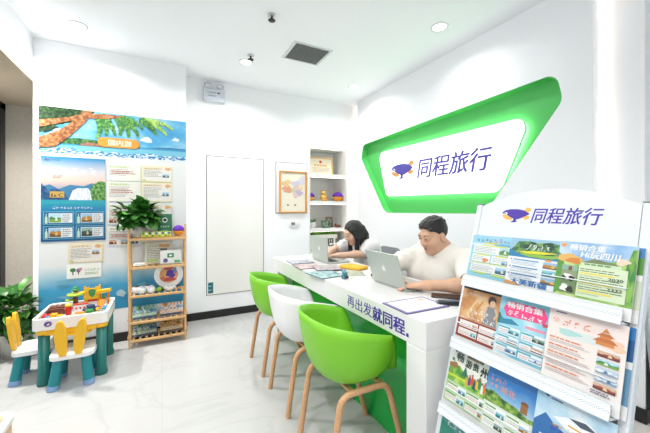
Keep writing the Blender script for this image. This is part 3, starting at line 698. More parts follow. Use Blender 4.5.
# ------------------------------------------------------------------ printed wall mural and posters
def sheet(w_, h_, m, th=0.001):
    b = MB(); b.box(0, w_, 0, h_, 0, th, m); b.top = th; return b
class Sh(MB):
    """flat print: local x to the right, y up; every mark lies a hair above the last"""
    def __init__(s, w_, h_, m, th=0.001, step=0.00012):
        super().__init__(); s.w = w_; s.h = h_; s.z = th; s.step = step; MB.box(s, 0, w_, 0, h_, 0, th, m)
    def up(s): s.z += s.step; return s.z
    def R(s, x, y, w_, h_, c): s.flat([(x, y), (x+w_, y), (x+w_, y+h_), (x, y+h_)], s.up(), c if not isinstance(c, str) else mat(c, 0.4, alb=INK)); return s
    def P(s, pts, c): s.flat(pts, s.up(), c if not isinstance(c, str) else mat(c, 0.4, alb=INK)); return s
    def T(s, body, x, y, w_, h_, c, bold=0.0, shear=0.0): s.text(body, x, y, w_, h_, c if not isinstance(c, str) else mat(c, 0.4, alb=INK), z=s.up(), bold=bold, shear=shear); return s
    def lines(s, x, y, w_, n, pitch, hh, c, r):
        z = s.up(); m = c if not isinstance(c, str) else mat(c, 0.4, alb=INK)
        for k in range(n):
            xx = x; xe = x+w_*r.uniform(0.75, 1.0)
            while xx < xe:
                ww = r.uniform(0.01, 0.03)*max(0.5, w_/0.12); ww = min(ww, xe-xx)
                s.flat([(xx, y-k*pitch), (xx+ww, y-k*pitch), (xx+ww, y-k*pitch+hh), (xx, y-k*pitch+hh)], z, m); xx += ww+hh*0.7
        return s
    def glyph(s, x, y, w_, h_, n, c, r, sh=0.0):
        """illegible small characters: a few strokes per cell"""
        z = s.up(); m = c if not isinstance(c, str) else mat(c, 0.4, alb=INK); cw = w_/n; k_ = cw*0.12
        for i in range(n):
            x0 = x+i*cw+cw*0.06; W = cw*0.86
            for q in range(7):
                ax, ay = r.uniform(0, 0.75)*W, r.uniform(0.05, 0.9)*h_; kd = r.random(); L_ = r.uniform(0.25, 0.55)
                if kd < 0.4: bx, by = ax+L_*W, ay+r.uniform(-.04, .06)*h_
                elif kd < 0.7: bx, by = ax+r.uniform(-.08, .08)*W, ay-L_*h_
                else: bx, by = ax+r.choice((-1, 1))*L_*W*0.6, ay-L_*h_*0.8
                bx = min(max(bx, 0), W); by = min(max(by, 0), h_); ux, uy = bx-ax, by-ay; ln = max(1e-6, math.hypot(ux, uy)); nx_, ny_ = -uy/ln*k_*0.5, ux/ln*k_*0.5
                s.flat([(x0+ax+nx_+sh*ay, y+ay+ny_), (x0+bx+nx_*0.6+sh*by, y+by+ny_*0.6), (x0+bx-nx_*0.6+sh*by, y+by-ny_*0.6), (x0+ax-nx_+sh*ay, y+ay-ny_)], z+0.000008*q, m)
        return s
    def photo(s, x, y, w_, h_, kind, r):
        sky, far, near, det = PH[kind]
        s.R(x, y, w_, h_, sky); 
        s.P([(x, y), (x+w_, y), (x+w_, y+h_*r.uniform(.45, .65))]+[(x+w_*(1-k/6), y+h_*r.uniform(.42, .78)) for k in range(1, 6)]+[(x, y+h_*r.uniform(.4, .6))], far)
        s.P([(x, y), (x+w_, y), (x+w_, y+h_*r.uniform(.2, .4))]+[(x+w_*(1-k/5), y+h_*r.uniform(.18, .42)) for k in range(1, 5)]+[(x, y+h_*.3)], near)
        cx = x+w_*r.uniform(.3, .6); s.P([(cx, y+h_*.2), (cx+w_*.22, y+h_*.2), (cx+w_*.18, y+h_*.55), (cx+w_*.1, y+h_*.68), (cx+w_*.04, y+h_*.55)], det); return s
PH = {'blue': ('a9cfe8', '4d86a8', '2d5f78', 'f0ead8'), 'green': ('b8dcea', '4f8d4a', '7fae4e', 'e9efe2'), 'gold': ('9cc4e2', 'b98a48', '7a5a30', 'e8c06a'), 'red': ('d6b49a', '9c4a38', '6d3028', 'e8c8a0'),
      'dark': ('8fb0a8', '3b5a4a', '2d3d38', 'c9bfa8'), 'teal': ('8fd0d8', '3f98a8', '2f6f80', 'f2f4ee'), 'snow': ('b8cfe4', 'e8eef4', '8fa8c0', '5f7fa0')}
def wallsheet(name, x, z, y=YP):
    return Matrix.Translation((x, y, z)) @ ONWALL
def place_sheet(b, name, x, z, label, cat, group=None, y=YP, tilt=0.0):
    o = b.build(name); o.matrix_world = Matrix.Translation((x, y, z)) @ Matrix.Rotation(tilt, 4, 'Y') @ ONWALL
    return tag(o, label, cat, group)
r = random.Random(21)
W_, H_ = 1.164, 1.832
MW = ramp_mat('mural_sky_print', [(0.0, '2f9fd4'), (0.15, '45b0e0'), (0.20, 'a8d8ec'), (0.26, 'f2f6f7'), (1.0, 'f5f6f5')], scale=1/1.832, axis=1, distort=5.0, mixn=0.05, rough=0.5)
b = Sh(W_, H_, MW, 0.0015)
SKY = ramp_mat('banner_sky_print', [(0.28, '3f9fd8'), (0.45, '58b2e2'), (0.58, '8fd0ee'), (0.7, 'd5eef6')], 3.2, rough=0.4, stretch=(1, 1.6, 1))
BY = 1.415
b.R(0, BY, W_, H_-BY, SKY)
b.P([(0.75, 1.60), (0.82, 1.585), (0.86, 1.59), (0.85, 1.62), (0.82, 1.645), (0.79, 1.635), (0.77, 1.625)], 'eaf6fa').P([(1.03, 1.63), (1.09, 1.62), (1.10, 1.645), (1.06, 1.66)], 'eaf6fa')
SEA = ramp_mat('banner_sea_print', [(0.0, 'e8f6fa'), (0.35, 'bfe6f0'), (0.5, '6cc6e2'), (0.72, '2f97cf'), (0.95, '2a7fc0')], scale=5.5, axis=1, distort=14, mixn=0.5, rough=0.4)
b.P([(0, BY), (W_, BY), (W_, 1.545), (0, 1.515)], '3aa2d4')
b.P([(0, BY), (W_, BY), (W_, 1.522), (0.7, 1.517), (0, 1.497)], '7ccbe4')
FOAM = ramp_mat('banner_foam_print', [(0.42, '2c78bc'), (0.5, '6fb4dc'), (0.56, 'eaf6fa')], 34, detail=3, rough=0.4, stretch=(1, 1.8, 1))
b.P([(0, BY), (W_, BY), (W_, 1.475)]+[(W_*(1-k/24), 1.468+r.uniform(-0.012, 0.016)) for k in range(1, 24)]+[(0, 1.468)], FOAM)
b.P([(0, BY), (W_, BY), (W_, 1.432)]+[(W_*(1-k/30), 1.425+r.uniform(-0.006, 0.012)) for k in range(1, 30)]+[(0, 1.43)], 'f3f8fa')
ISL = ramp_mat('banner_island_print', [(0.4, '1f4f33'), (0.52, '3f7a45'), (0.62, '62944e')], 40, rough=0.4)
b.P([(0.12, 1.517), (0.16, 1.56), (0.25, 1.575), (0.35, 1.572), (0.45, 1.565), (0.60, 1.548), (0.754, 1.534), (0.754, 1.524), (0.6, 1.52), (0.35, 1.515)], ISL)
b.P([(0.28, 1.51), (0.30, 1.532), (0.34, 1.545), (0.40, 1.54), (0.46, 1.528), (0.5, 1.51)], ramp_mat('rock_print', [(0.4, '8a5f4e'), (0.6, 'b58a70')], 60))
b.P([(0.85, 1.533), (1.163, 1.541), (1.163, 1.549), (1.0, 1.552), (0.9, 1.545)], '3f7fb0')
DKF = ramp_mat('dark_palm_print', [(0.38, '10261a'), (0.52, '1f4723'), (0.66, '4d7a35')], 45, detail=6, rough=0.4)
b.P([(0, 1.832), (0.40, 1.832), (0.36, 1.77), (0.3, 1.74), (0.24, 1.71), (0.18, 1.70), (0.14, 1.66), (0.10, 1.63), (0.05, 1.615), (0, 1.60)], DKF)
b.P([(0.06, 1.615), (0.17, 1.64), (0.2, 1.675), (0.15, 1.685), (0.09, 1.655)], '4d9ed0').P([(0.09, 1.622), (0.14, 1.632), (0.15, 1.65), (0.11, 1.645)], 'e6f2f6')
TRK = ramp_mat('palm_trunk_print', [(0.36, '7a4426'), (0.5, 'a0653c'), (0.64, 'cc9560')], 45, detail=5, rough=0.4, stretch=(1, 1, 1))
FRG = [mat(c, 0.4) for c in ('2f6f33', '417f38', '5a9a3e', '356b3a', '78b04a')]
FRL = [mat(c, 0.4) for c in ('86b84c', 'a8cc60', '6aa445', 'bcd878', '96c254')]
def frond(x0, y0, a0, L, droop, cols, wd=0.10, n=26):
    for side in (-1, 1):
        z = b.up()
        for k in range(n):
            t = (k+1)/n; a = a0-droop*t*t
            px = x0+L*t*math.cos(a0-droop*t*t*0.5); py = y0+L*t*math.sin(a0-droop*t*t*0.5)
            l = wd*(1.1-0.75*t)*r.uniform(0.8, 1.15); b2 = a+side*0.95
            ex, ey = px+l*math.cos(b2), py+l*math.sin(b2); q = 0.0075
            ex = min(max(ex, 0), W_); px2 = px+0.012*math.cos(a); py2 = py+0.012*math.sin(a)
            pts = [(px, py), (px2+q*0.3, py2-q*0.3), (ex, ey)]
            pts = [(min(max(p[0], 0.002), W_-0.002), min(max(p[1], BY), H_-0.002)) for p in pts]
            if abs((pts[1][0]-pts[0][0])*(pts[2][1]-pts[0][1])-(pts[1][1]-pts[0][1])*(pts[2][0]-pts[0][0])) > 1e-6: b.flat(pts, z+0.00002*(k % 3), r.choice(cols))
    z = b.up()
for a0, L in ((-1.0, 0.20), (-1.35, 0.22), (-0.7, 0.22)): frond(0.42, 1.82, a0, L, 0.5, FRG, 0.055)
for a0, L in ((-0.55, 0.24), (-0.85, 0.2), (-1.2, 0.17), (-0.2, 0.22)): frond(0.57, 1.815, a0, L, 0.5, FRG, 0.055)
for a0, L in ((-0.3, 0.27), (-0.05, 0.30), (-0.55, 0.2)): frond(0.74, 1.815, a0, L, 0.4, FRL if a0 > -.5 else FRG, 0.055)
b.P([(0.0, 1.643), (0.145, 1.695), (0.316, 1.757), (0.512, 1.778), (0.631, 1.815), (0.5, 1.818), (0.316, 1.803), (0.215, 1.758), (0.0, 1.705)], TRK)
b.P([(0.0, 1.47), (0.111, 1.485), (0.215, 1.588), (0.331, 1.727), (0.378, 1.831), (0.309, 1.831), (0.272, 1.756), (0.145, 1.634), (0.0, 1.557)], TRK)
b.P([(0.03, 1.60), (0.08, 1.625), (0.14, 1.66), (0.11, 1.665), (0.03, 1.635)], DKF)
b.P(round_poly([(0.418, 1.515), (0.75, 1.515), (0.75, 1.602), (0.418, 1.602)], 0.043), 'f4a23c')
b.T('国内游', 0.500, 1.530, 0.185, 0.056, 'fff6e8', bold=0.02)
CL = mat('cfe8f2', 0.5)
for k in range(10): b.P(blobp(r.uniform(0.1, 1.05), r.uniform(0.05, 0.30), r.uniform(0.02, 0.06), r.uniform(0.012, 0.03), k), 'bfe3f0' if k % 2 else '7cc4e0')
place_sheet(b, 'wall_mural', -0.944, 0.312, 'tall wall print with a palm beach banner on top and blue sky below', 'mural')
# big blue travel poster
YQ = YP-0.004
b = Sh(0.462, 0.745, mat('2077a8', 0.4), 0.0012)
b.R(0, 0.0, 0.462, 0.745, ramp_mat('blue_poster_print', [(0.0, '0f5f94'), (0.40, '1f86b4'), (0.46, '2c9fb8'), (0.56, '3c86b0'), (0.74, 'f0cfc0'), (0.84, 'd5d5dc'), (1.0, '2a8fc4')], scale=1/0.745, axis=1, distort=6, mixn=0.02))
b.P([(0, 0.36), (0.462, 0.36), (0.462, 0.48), (0.36, 0.52), (0.3, 0.49), (0.2, 0.5), (0.12, 0.46), (0.06, 0.5), (0, 0.48)], '3f7fa8')
b.P([(0, 0.35), (0.2, 0.35), (0.17, 0.42), (0.10, 0.47), (0.05, 0.45), (0, 0.51)], ramp_mat('blue_rock_print', [(0.4, '17406a'), (0.6, '3a70a0')], 26))
b.P([(0.33, 0.36), (0.462, 0.36), (0.462, 0.53), (0.42, 0.545), (0.36, 0.50), (0.345, 0.43)], ramp_mat('poster_tree_print', [(0.4, '2a5f3a'), (0.52, '5f9a48'), (0.64, '8fb860')], 55))
b.P([(0.19, 0.36), (0.36, 0.36), (0.345, 0.45), (0.33, 0.475), (0.25, 0.47), (0.22, 0.45)], ramp_mat('waterfall_print', [(0.4, 'b8d4e4'), (0.55, 'f2f8fa')], 30, stretch=(3, 0.6, 1)))
b.R(0, 0.325, 0.462, 0.04, '2fa2b4')
b.glyph(0.07, 0.59, 0.33, 0.07, 5, 'f2ece8', r).glyph(0.02, 0.705, 0.11, 0.02, 6, '1a3f78', r).glyph(0.08, 0.557, 0.07, 0.028, 3, '2a2a30', r)
b.R(0.06, 0.385, 0.10, 0.055, 'c9a65a').glyph(0.065, 0.39, 0.09, 0.045, 2, '4a3520', r)
b.glyph(0.08, 0.285, 0.29, 0.024, 12, 'e8f4f8', r)
for i in range(2):
    for j in range(2):
        x, y = 0.018+i*0.225, 0.02+j*0.128
        b.R(x, y, 0.208, 0.115, '7fc4d8').R(x+0.004, y+0.004, 0.2, 0.107, '14699c').R(x+0.035, y+0.015, 0.165, 0.085, 'dceaf0')
        b.photo(x+0.04, y+0.02, 0.08, 0.075, ['gold', 'dark', 'green', 'gold'][i+2*j], r).lines(x+0.13, y+0.08, 0.06, 4, 0.018, 0.006, '8f5a4a', r)
        b.P([(x+0.010, y+0.01), (x+0.028, y+0.01), (x+0.028, y+0.06), (x+0.022, y+0.075), (x+0.022, y+0.095), (x+0.016, y+0.095), (x+0.016, y+0.075), (x+0.010, y+0.06)], 'c8e4c8')
        b.P([(x+0.165, y+0.02), (x+0.2, y+0.02), (x+0.2, y+0.05)], 'f4f8fa')
b.R(0.03, 0.715, 0.013, 0.01, '7a3f8a')
place_sheet(b, 'travel_poster', -0.928, 0.965, 'large blue travel poster with a waterfall and four small pictures', 'poster', y=YQ)
# eight small notices + two lower ones
NG = 'small printed notices on the white part of the mural'
def notice(x, z, w_, h_, label, edge, title, warm, pics, k, name='travel_notice', bg='f5f2ea'):
    b = Sh(w_, h_, mat(edge, 0.4), 0.0012, 0.0001); q = random.Random(100+k)
    b.R(0.006, 0.006, w_-0.012, h_-0.012, bg)
    b.R(0.012, h_-0.036, w_*0.62, 0.022, 'e3ecc8' if not warm else 'f6dfc0').glyph(0.02, h_-0.034, w_*0.5, 0.018, 7, title, q)
    b.lines(0.014, h_-0.052, w_*0.62, max(3, int((h_-0.08)/0.013)), 0.013, 0.0045, '9a9a96', q)
    for j, (px, py, kd) in enumerate(pics): b.photo(px*w_, py*h_, w_*0.22, h_*0.2, kd, q)
    if warm: b.P(blobp(w_*0.86, h_*0.84, w_*0.10, h_*0.09, k), 'f0b878').P(blobp(w_*0.08, h_*0.1, w_*0.05, h_*0.06, k+3), 'c8d890')
    if k % 3 == 0: b.lines(0.03, h_*0.55, w_*0.8, 2, 0.02, 0.007, 'c05a5a', q)
    return place_sheet(b, name, x, z, label, 'notice', NG, y=YQ-0.0001)
rows = [(1.517, 1.672), (1.322, 1.508), (1.105, 1.300), (0.905, 1.088)]
labs = [('top notice of the left column, white with red rows and a green title', 'top notice of the right column, yellow edged with a blue picture'),
        ('second notice from the top of the left column, white with blue pictures below', 'second notice from the top of the right column, pale green edged'),
        ('third notice from the top of the left column, half behind the pothos leaves', 'third notice from the top of the right column, right of the pothos leaves'),
        ('bottom notice of the left column, below the pothos leaves', 'bottom notice of the right column, behind the bamboo shelf')]
k = 0
for (z0, z1), (la, lb2) in zip(rows, labs):
    notice(-0.452, z0, 0.268, z1-z0, la, ['dfe6d8', 'c8d4e0', 'dfe4da', 'dfe4da'][k//2], ['6a9a3a', '8a5a9a', '5a8a4a', '4f8f3f'][k//2], k//2 == 3, [(0.05, 0.08, 'red'), (0.4, 0.08, 'gold'), (0.7, 0.08, 'blue')] if k//2 == 1 else [], k*3)
    notice(-0.174, z0, 0.262, z1-z0, lb2, ['ecd98a', 'bcd8b8', 'e2e8dc', 'e4e0cc'][k//2], ['6a8a3a', '5a9a6a', 'b86a4a', '9a8a4a'][k//2], True, [(0.68, 0.30, 'blue')], k*3+1); k += 1
notice(-0.738, 0.768, 0.25, 0.172, 'flower edged notice below the big blue poster', 'e8d088', '5a8a3a', True, [(0.68, 0.4, 'gold')], 40)
b = Sh(0.255, 0.128, mat('eef0ea', 0.4), 0.0012); TG = '3f8f4a'
b.P(ellp(0.045, 0.075, 0.022, 0.018), TG).R(0.041, 0.03, 0.008, 0.035, '6a4a2a').P(ellp(0.085, 0.07, 0.016, 0.02), '9a6ab0').R(0.082, 0.03, 0.006, 0.03, '6a4a2a').P(ellp(0.10, 0.082, 0.014, 0.012), 'e0a0b0')
b.glyph(0.13, 0.06, 0.11, 0.026, 6, TG, r).lines(0.13, 0.042, 0.11, 2, 0.012, 0.005, '7aa87a', r)
place_sheet(b, 'tree_label', -0.752, 0.628, 'white label with little green and lilac trees, lowest on the mural', 'label', y=YQ)

# ------------------------------------------------------------------ bamboo ladder shelf
SX0, SX1, SYF, SYR = -0.255, 0.2, 3.31, 3.52
t = thing('bamboo_shelf', 'five-tier bamboo plant stand against the mural', 'shelf', (-0.025, 3.42, 0))
for x, xt in ((SX0, SX0-0.012), (SX1, SX1)):
    MB().tube([(x, SYF, 0), (xt, SYF+0.03, 1.105)], 0.0095, BAMB, 8).bw('post', t)
    MB().tube([(x, SYR, 0), (xt, SYR, 1.0)], 0.0095, BAMB, 8).bw('post', t)
TZ = [0.985, 0.725, 0.47, 0.235, 0.075]
for z in TZ:
    b = MB(); f = SYF+0.03*z/1.1
    b.box(SX0-0.01, SX1, f-0.010, f+0.010, z-0.024, z-0.002, BAMB, 0.003, 1); b.box(SX0-0.01, SX1, SYR-0.01, SYR+0.005, z-0.024, z-0.002, BAMB, 0.003, 1)
    for x in (SX0, SX1-0.002): b.box(x-0.008, x+0.008, f+0.011, SYR-0.011, z-0.024, z-0.003, BAMB, 0.003, 1)
    n = 9
    for k in range(n):
        x = SX0+0.02+k*(SX1-SX0-0.055)/(n-1); b.box(x, x+0.018, f-0.006, SYR, z-0.002, z+0.003, BAMB)
    b.bw('tier', t)
b = MB()
for z in (0.235, 0.075): b.box(SX0-0.02, SX0-0.008, SYF, SYR, z+0.01, z+0.028, BAMB, 0.003, 1); b.box(SX1+0.008, SX1+0.02, SYF, SYR, z+0.01, z+0.028, BAMB, 0.003, 1)
b.bw('side_rail', t)
# pothos
t = thing('potted_pothos', 'bushy dark green pothos on the top tier of the bamboo stand', 'plant', (-0.185, 3.43, TZ[0]+0.0035))
b = MB(); b.lathe([(0.001, 0), (0.045, 0), (0.06, 0.10), (0.053, 0.10), (0.045, 0.085), (0.001, 0.085)], mat('d9d6cd', 0.5), 24); b.build('pot', t)
b = MB(); r_ = random.Random(9)
for k in range(40): b.tube([(0, 0, 0.08), (r_.uniform(-.06, .06), r_.uniform(-.05, .02), 0.13), (r_.uniform(-.13, .13), r_.uniform(-.12, .02), r_.uniform(0.10, 0.26))], 0.0022, LEAFM, 5)
b.build('stems', t)
b = MB()
bush(b, (-0.01, -0.035, 0.19), (0.19, 0.12, 0.15), 190, 0.088, 0.080, [LEAFD, LEAFD, LEAFD, LEAFM], r_, lo=-0.6)
for v in b.v: v.y = min(v.y, 0.115)
b.build('foliage', t)
# green desk calendar
t = thing('desk_calendar', 'green standing calendar with a round emblem on the bamboo stand', 'calendar', (0.025, 3.43, TZ[0]+0.0035), 0.02)
T = Matrix.Rotation(-0.14, 4, 'X'); DG = mat('1d6a45', 0.5)
MB().box(-0.062, 0.062, 0, 0.004, 0, 0.215, DG, M=T).build('cover', t)
MB().box(-0.062, 0.062, 0, 0.004, 0, 0.21, mat('17573a', 0.5), M=Matrix.Translation((0, 0.062, 0)) @ Matrix.Rotation(0.14, 4, 'X')).build('back_flap', t)
b = MB(); TT = T @ ONWALL
b.flat(ellp(0, 0.155, 0.024, 0.026), 0.0006, mat('e8ece4', 0.5), TT); b.flat(ellp(0.002, 0.156, 0.016, 0.014), 0.001, mat('2a2f2c', 0.5), TT)
for k in range(4): b.flat([(-0.036+k*0.02, 0.085), (-0.024+k*0.02, 0.085), (-0.024+k*0.02, 0.1), (-0.036+k*0.02, 0.1)], 0.0006, mat('a8c8b4', 0.5), TT)
b.flat([(-0.03, 0.05), (0.03, 0.05), (0.03, 0.058), (-0.03, 0.058)], 0.0006, mat('86b49a', 0.5), TT); b.build('print', t)
plush('plush_ball', (0.145, 3.42, TZ[0]+0.0035), 0.052, 0.3, 'purple and orange plush ball on the top tier of the bamboo stand', 1.0)
# bright snack box on the front edge
t = thing('snack_box', 'bright yellow-green striped box at the front edge of the bamboo stand', 'box', (-0.045, 3.362, TZ[0]+0.0035), 0.0)
b = MB(); b.box(-0.125, 0.125, -0.022, 0.022, 0, 0.05, mat('d4dc3a', 0.45), 0.003, 1); b.build('carton', t)
b = MB(); TT = Matrix.Translation((0, -0.0222, 0)) @ ONWALL
for k in range(9):
    x = -0.118+k*0.0265; b.flat([(x, 0.026), (x+0.021, 0.026), (x+0.021, 0.046), (x, 0.046)], 0.0006, mat(['3f8f5a', 'f0f2e8', '5a6a4a', 'e8ece0', '4a7a8a', 'f2f2ea', '3f6f4a', 'e8eee0', '4a6fb0'][k], 0.4), TT)
    b.flat([(x, 0.006), (x+0.019, 0.006), (x+0.019, 0.021), (x, 0.021)], 0.0006, mat(['e8a83a', '6fae3a', 'f0e060', '4f9a4a'][k % 4], 0.4), TT)
b.build('print', t)
# second tier
z = TZ[1]+0.0035
t = thing('leaflet_sheet', 'printed leaflet with an orange heading standing on the second tier', 'leaflet', (-0.03, 3.455, z), 0.0)
T = Matrix.Rotation(-0.12, 4, 'X'); b = Sh(0.23, 0.20, mat('dfd9c0', 0.5), 0.0012); q = random.Random(4)
b.R(0.006, 0.006, 0.218, 0.188, 'eae6d4').R(0.12, 0.15, 0.09, 0.03, 'e8b070').glyph(0.02, 0.155, 0.09, 0.024, 5, '5f7f3a', q).lines(0.015, 0.135, 0.19, 7, 0.016, 0.006, '8f918c', q).R(0.015, 0.012, 0.1, 0.03, 'c8d88a').R(0.13, 0.115, 0.06, 0.02, '3f4f4a')
for i, v in enumerate(b.v): b.v[i] = T @ (Matrix.Translation((-0.115, 0, 0)) @ (ONWALL @ v))
b.build('sheet', t); MB().box(-0.02, 0.02, 0.004, 0.045, 0.001, 0.005, WHITEP).build('stand', t)
t = thing('tissue_box', 'white tissue pack with a green square label on the second tier', 'box', (0.075, 3.40, z), 0.0)
MB().box(-0.092, 0.092, -0.045, 0.045, 0, 0.125, mat('f2f4f1', 0.5), 0.01, 2).build('carton', t)
b = MB(); TT = Matrix.Translation((0, -0.0455, 0)) @ ONWALL
b.flat([(-0.03, 0.06), (0.025, 0.06), (0.025, 0.10), (-0.03, 0.10)], 0.0006, mat('1f8a58', 0.4), TT); b.flat([(-0.015, 0.072), (0.01, 0.072), (0.01, 0.088), (-0.015, 0.088)], 0.001, mat('f2f6f2', 0.4), TT)
b.flat(ellp(-0.045, 0.035, 0.02, 0.02), 0.0006, mat('6a5aa0', 0.4), TT); b.flat([(0.03, 0.012), (0.08, 0.012), (0.08, 0.032), (0.03, 0.036)], 0.0006, mat('58b080', 0.4), TT); b.build('print', t)
t = thing('folded_napkin', 'small white folded cloth at the left end of the second tier', 'cloth', (-0.185, 3.40, z), 0.1)
b = MB(); b.box(-0.05, 0.05, -0.04, 0.04, 0, 0.012, mat('f0efea', 0.8), 0.005); b.box(-0.04, 0.045, -0.035, 0.035, 0.012, 0.02, mat('f0efea', 0.8), 0.004); b.build('cloth', t)
# third tier: round fan, cups, toy
z = TZ[2]+0.0035
t = thing('round_fan', 'white round hand fan with a purple and orange picture on the third tier', 'fan', (0.06, 3.465, z+0.003), 0.0)
T = Matrix.Rotation(-0.10, 4, 'X'); Z2 = T @ Matrix.Translation((0, 0, 0.128)) @ ONWALL
b = MB(); b.lathe([(0.001, 0), (0.122, 0), (0.128, 0.004), (0.122, 0.008), (0.001, 0.008)], mat('f2f2f4', 0.5), 40, M=Z2); b.build('disc', t)
b = MB(); b.flat(ellp(0, 0, 0.083, 0.078, 30), 0.0084, mat('e8a878', 0.5), Z2)
for k, (x, y, rx, ry, c) in enumerate([(0.0, 0.015, 0.05, 0.03, '5a3aa8'), (0.025, -0.01, 0.03, 0.02, '5a3aa8'), (-0.04, 0.02, 0.02, 0.03, 'f0b060'), (0.0, -0.045, 0.06, 0.018, 'c0504a'), (0.0, 0.062, 0.05, 0.012, 'b8506a'), (0.055, 0.04, 0.015, 0.03, '6a8ac0'), (-0.055, -0.03, 0.02, 0.02, 'd87a4a')]):
    b.flat(blobp(x, y, rx, ry, k), 0.0088+k*0.0002, mat(c, 0.5), Z2)
b.build('picture', t)
MB().box(-0.02, 0.02, 0.012, 0.05, 0, 0.006, WHITEP).build('stand', t)
def cup(x, y, label, s=1.0, lid=True):
    t = thing('white_jar', label, 'jar', (x, y, z), rnd.uniform(-1, 1), 'small white jars on the third tier')
    b = MB(); b.lathe([(0.001, 0), (0.022*s, 0), (0.031*s, 0.012*s), (0.033*s, 0.034*s), (0.026*s, 0.05*s), (0.001, 0.052*s)], mat('f1f2f3', 0.35), 20); b.build('body', t)
    b = MB(); b.lathe([(0.001, 0.0525*s), (0.018*s, 0.0525*s), (0.020*s, 0.060*s), (0.001, 0.064*s)], mat('4a4f55' if lid else 'd8dadd', 0.5), 16); b.build('lid', t)
for k, (x, y, ld, lb) in enumerate([(-0.215, 3.41, True, 'white jar at the left end of the third tier, dark lid'), (-0.165, 3.36, False, 'white jar at the front of the third tier, left of centre, pale lid'),
        (-0.12, 3.42, True, 'white jar behind the pale lidded ones on the third tier'), (-0.09, 3.36, False, 'white jar at the front of the third tier, nearest the green toy')]): cup(x, y, lb, 1.05, ld)
t = thing('green_toy', 'small bright green round toy in front of the round fan', 'toy', (-0.025, 3.37, z)); b = MB(); b.ell((0, 0, 0.022), (0.024, 0.022, 0.022), mat('8cc63a', 0.6)); b.build('body', t)
b = MB(); b.ell((0.03, 0.0, 0.018), (0.014, 0.014, 0.018), mat('3a3f34', 0.6), 12, 8); b.build('tail', t)
t = thing('white_toy', 'small white and pink toy in front of the round fan', 'toy', (0.065, 3.36, z)); b = MB(); b.ell((0, 0, 0.02), (0.04, 0.022, 0.02), mat('f0ece8', 0.7)); b.build('body', t)
b = MB(); b.ell((-0.035, -0.005, 0.035), (0.018, 0.017, 0.018), mat('f0e4e0', 0.7), 12, 8); b.ell((0.036, -0.005, 0.032), (0.016, 0.015, 0.016), mat('f2e8e6', 0.7), 12, 8); b.build('head', t)
# leaflets fanned on the two lower tiers
LM = [page_mat('blue_green_leaflet', ['2f5f8a', '5f93b4', 'a8c8cc', '6fa070', '3f6f50'], 30), page_mat('white_orange_leaflet', ['4f6f98', 'a8b8d0', 'f0f0ee', 'e8a860', 'c86f3f'], 28), page_mat('navy_leaflet', ['20304a', '48688a', 'a8b8b8', '6f9a60', '3f5f48'], 30), page_mat('amber_leaflet', ['7a3f28', 'c88a48', 'e8c890', 'd8a050', '504048'], 28)]
for si, (z, x0, mi, nm) in enumerate([(TZ[3], -0.245, 0, 'blue-green leaflet in the left fan of the fourth tier'), (TZ[3], -0.02, 1, 'white and orange leaflet in the right fan of the fourth tier'), (TZ[4], -0.245, 2, 'dark blue leaflet in the left fan of the bottom tier'), (TZ[4], -0.02, 3, 'amber leaflet in the right fan of the bottom tier')]):
    pos = ['front', 'second', 'third', 'fourth', 'back']
    for k in range(5):
        lb = nm.replace('leaflet in', 'leaflet, %s, in' % (('frontmost' if k == 0 else 'hindmost' if k == 4 else pos[k]+' from front')))
        t = thing('travel_leaflet', lb, 'leaflet', (x0+0.103, 3.355+k*0.020, z+0.006), 0.0, 'travel leaflets fanned on the lower tiers')
        T = Matrix.Rotation(-0.80, 4, 'X'); b = Sh(0.196, 0.112, LM[mi], 0.0018); q = random.Random(si*7+k)
        b.R(0.01, 0.03, 0.176, 0.02, ['cfe0c8', 'f2d8c0', 'd8e0c0', 'e8d8c0'][mi]); b.glyph(0.02, 0.062, 0.12, 0.026, 4, ['e8f0f0', '3f4f78', 'e8f0ec', '6a2f20'][mi], q).glyph(0.012, 0.033, 0.17, 0.014, 10, ['2f4f3f', 'c8602f', '39502f', '503028'][mi], q).R(0.0, 0.0, 0.196, 0.022, ['2f4a5a', '5a4a5a', '2a3040', '4a3830'][mi])
        for i, v in enumerate(b.v): b.v[i] = T @ (Matrix.Translation((-0.098, 0, 0)) @ (ONWALL @ v))
        b.build('printed_page', t)
        MB().box(-0.096, 0.096, 0.001, 0.003, 0.001, 0.110, mat('ebe9e2', 0.6), M=T).build('inner_pages', t)

# ------------------------------------------------------------------ children's play table
TEAL = mat('17736e', 0.4, name='teal_plastic'); TEALB = mat('1b8a92', 0.4, name='blue_teal_plastic'); YEL = mat('f4bd22', 0.4, name='yellow_plastic'); LBL = mat('88a9d8', 0.5, name='pale_blue_foot')
KX0, KX1, KY0, KY1 = -0.81, -0.365, 2.88, 3.335
t = thing('play_table', 'white and yellow toy block table on teal round legs', 'table', (-0.59, 3.11, 0))
b = MB(); M0 = round_poly([(KX0, KY0), (KX1, KY0), (KX1, KY1), (KX0, KY1)], 0.04)
b.prism(M0, 0.395, 0.425, WHITEP, smooth=True)
n = len(M0); inn = round_poly([(KX0+0.022, KY0+0.022), (KX1-0.022, KY0+0.022), (KX1-0.022, KY1-0.022), (KX0+0.022, KY1-0.022)], 0.03)
for A, B, z0, z1 in ((M0, M0, 0.425, 0.475), (inn, inn, 0.475, 0.425)):
    b.add([(p[0], p[1], z0) for p in A]+[(p[0], p[1], z1) for p in B], [[i, (i+1) % n, n+(i+1) % n, n+i] for i in range(n)], WHITEP, True)
b.add([(p[0], p[1], 0.475) for p in M0]+[(p[0], p[1], 0.475) for p in inn], [[i, (i+1) % n, n+(i+1) % n, n+i] for i in range(n)], WHITEP)
b.bw('tray_top', t)
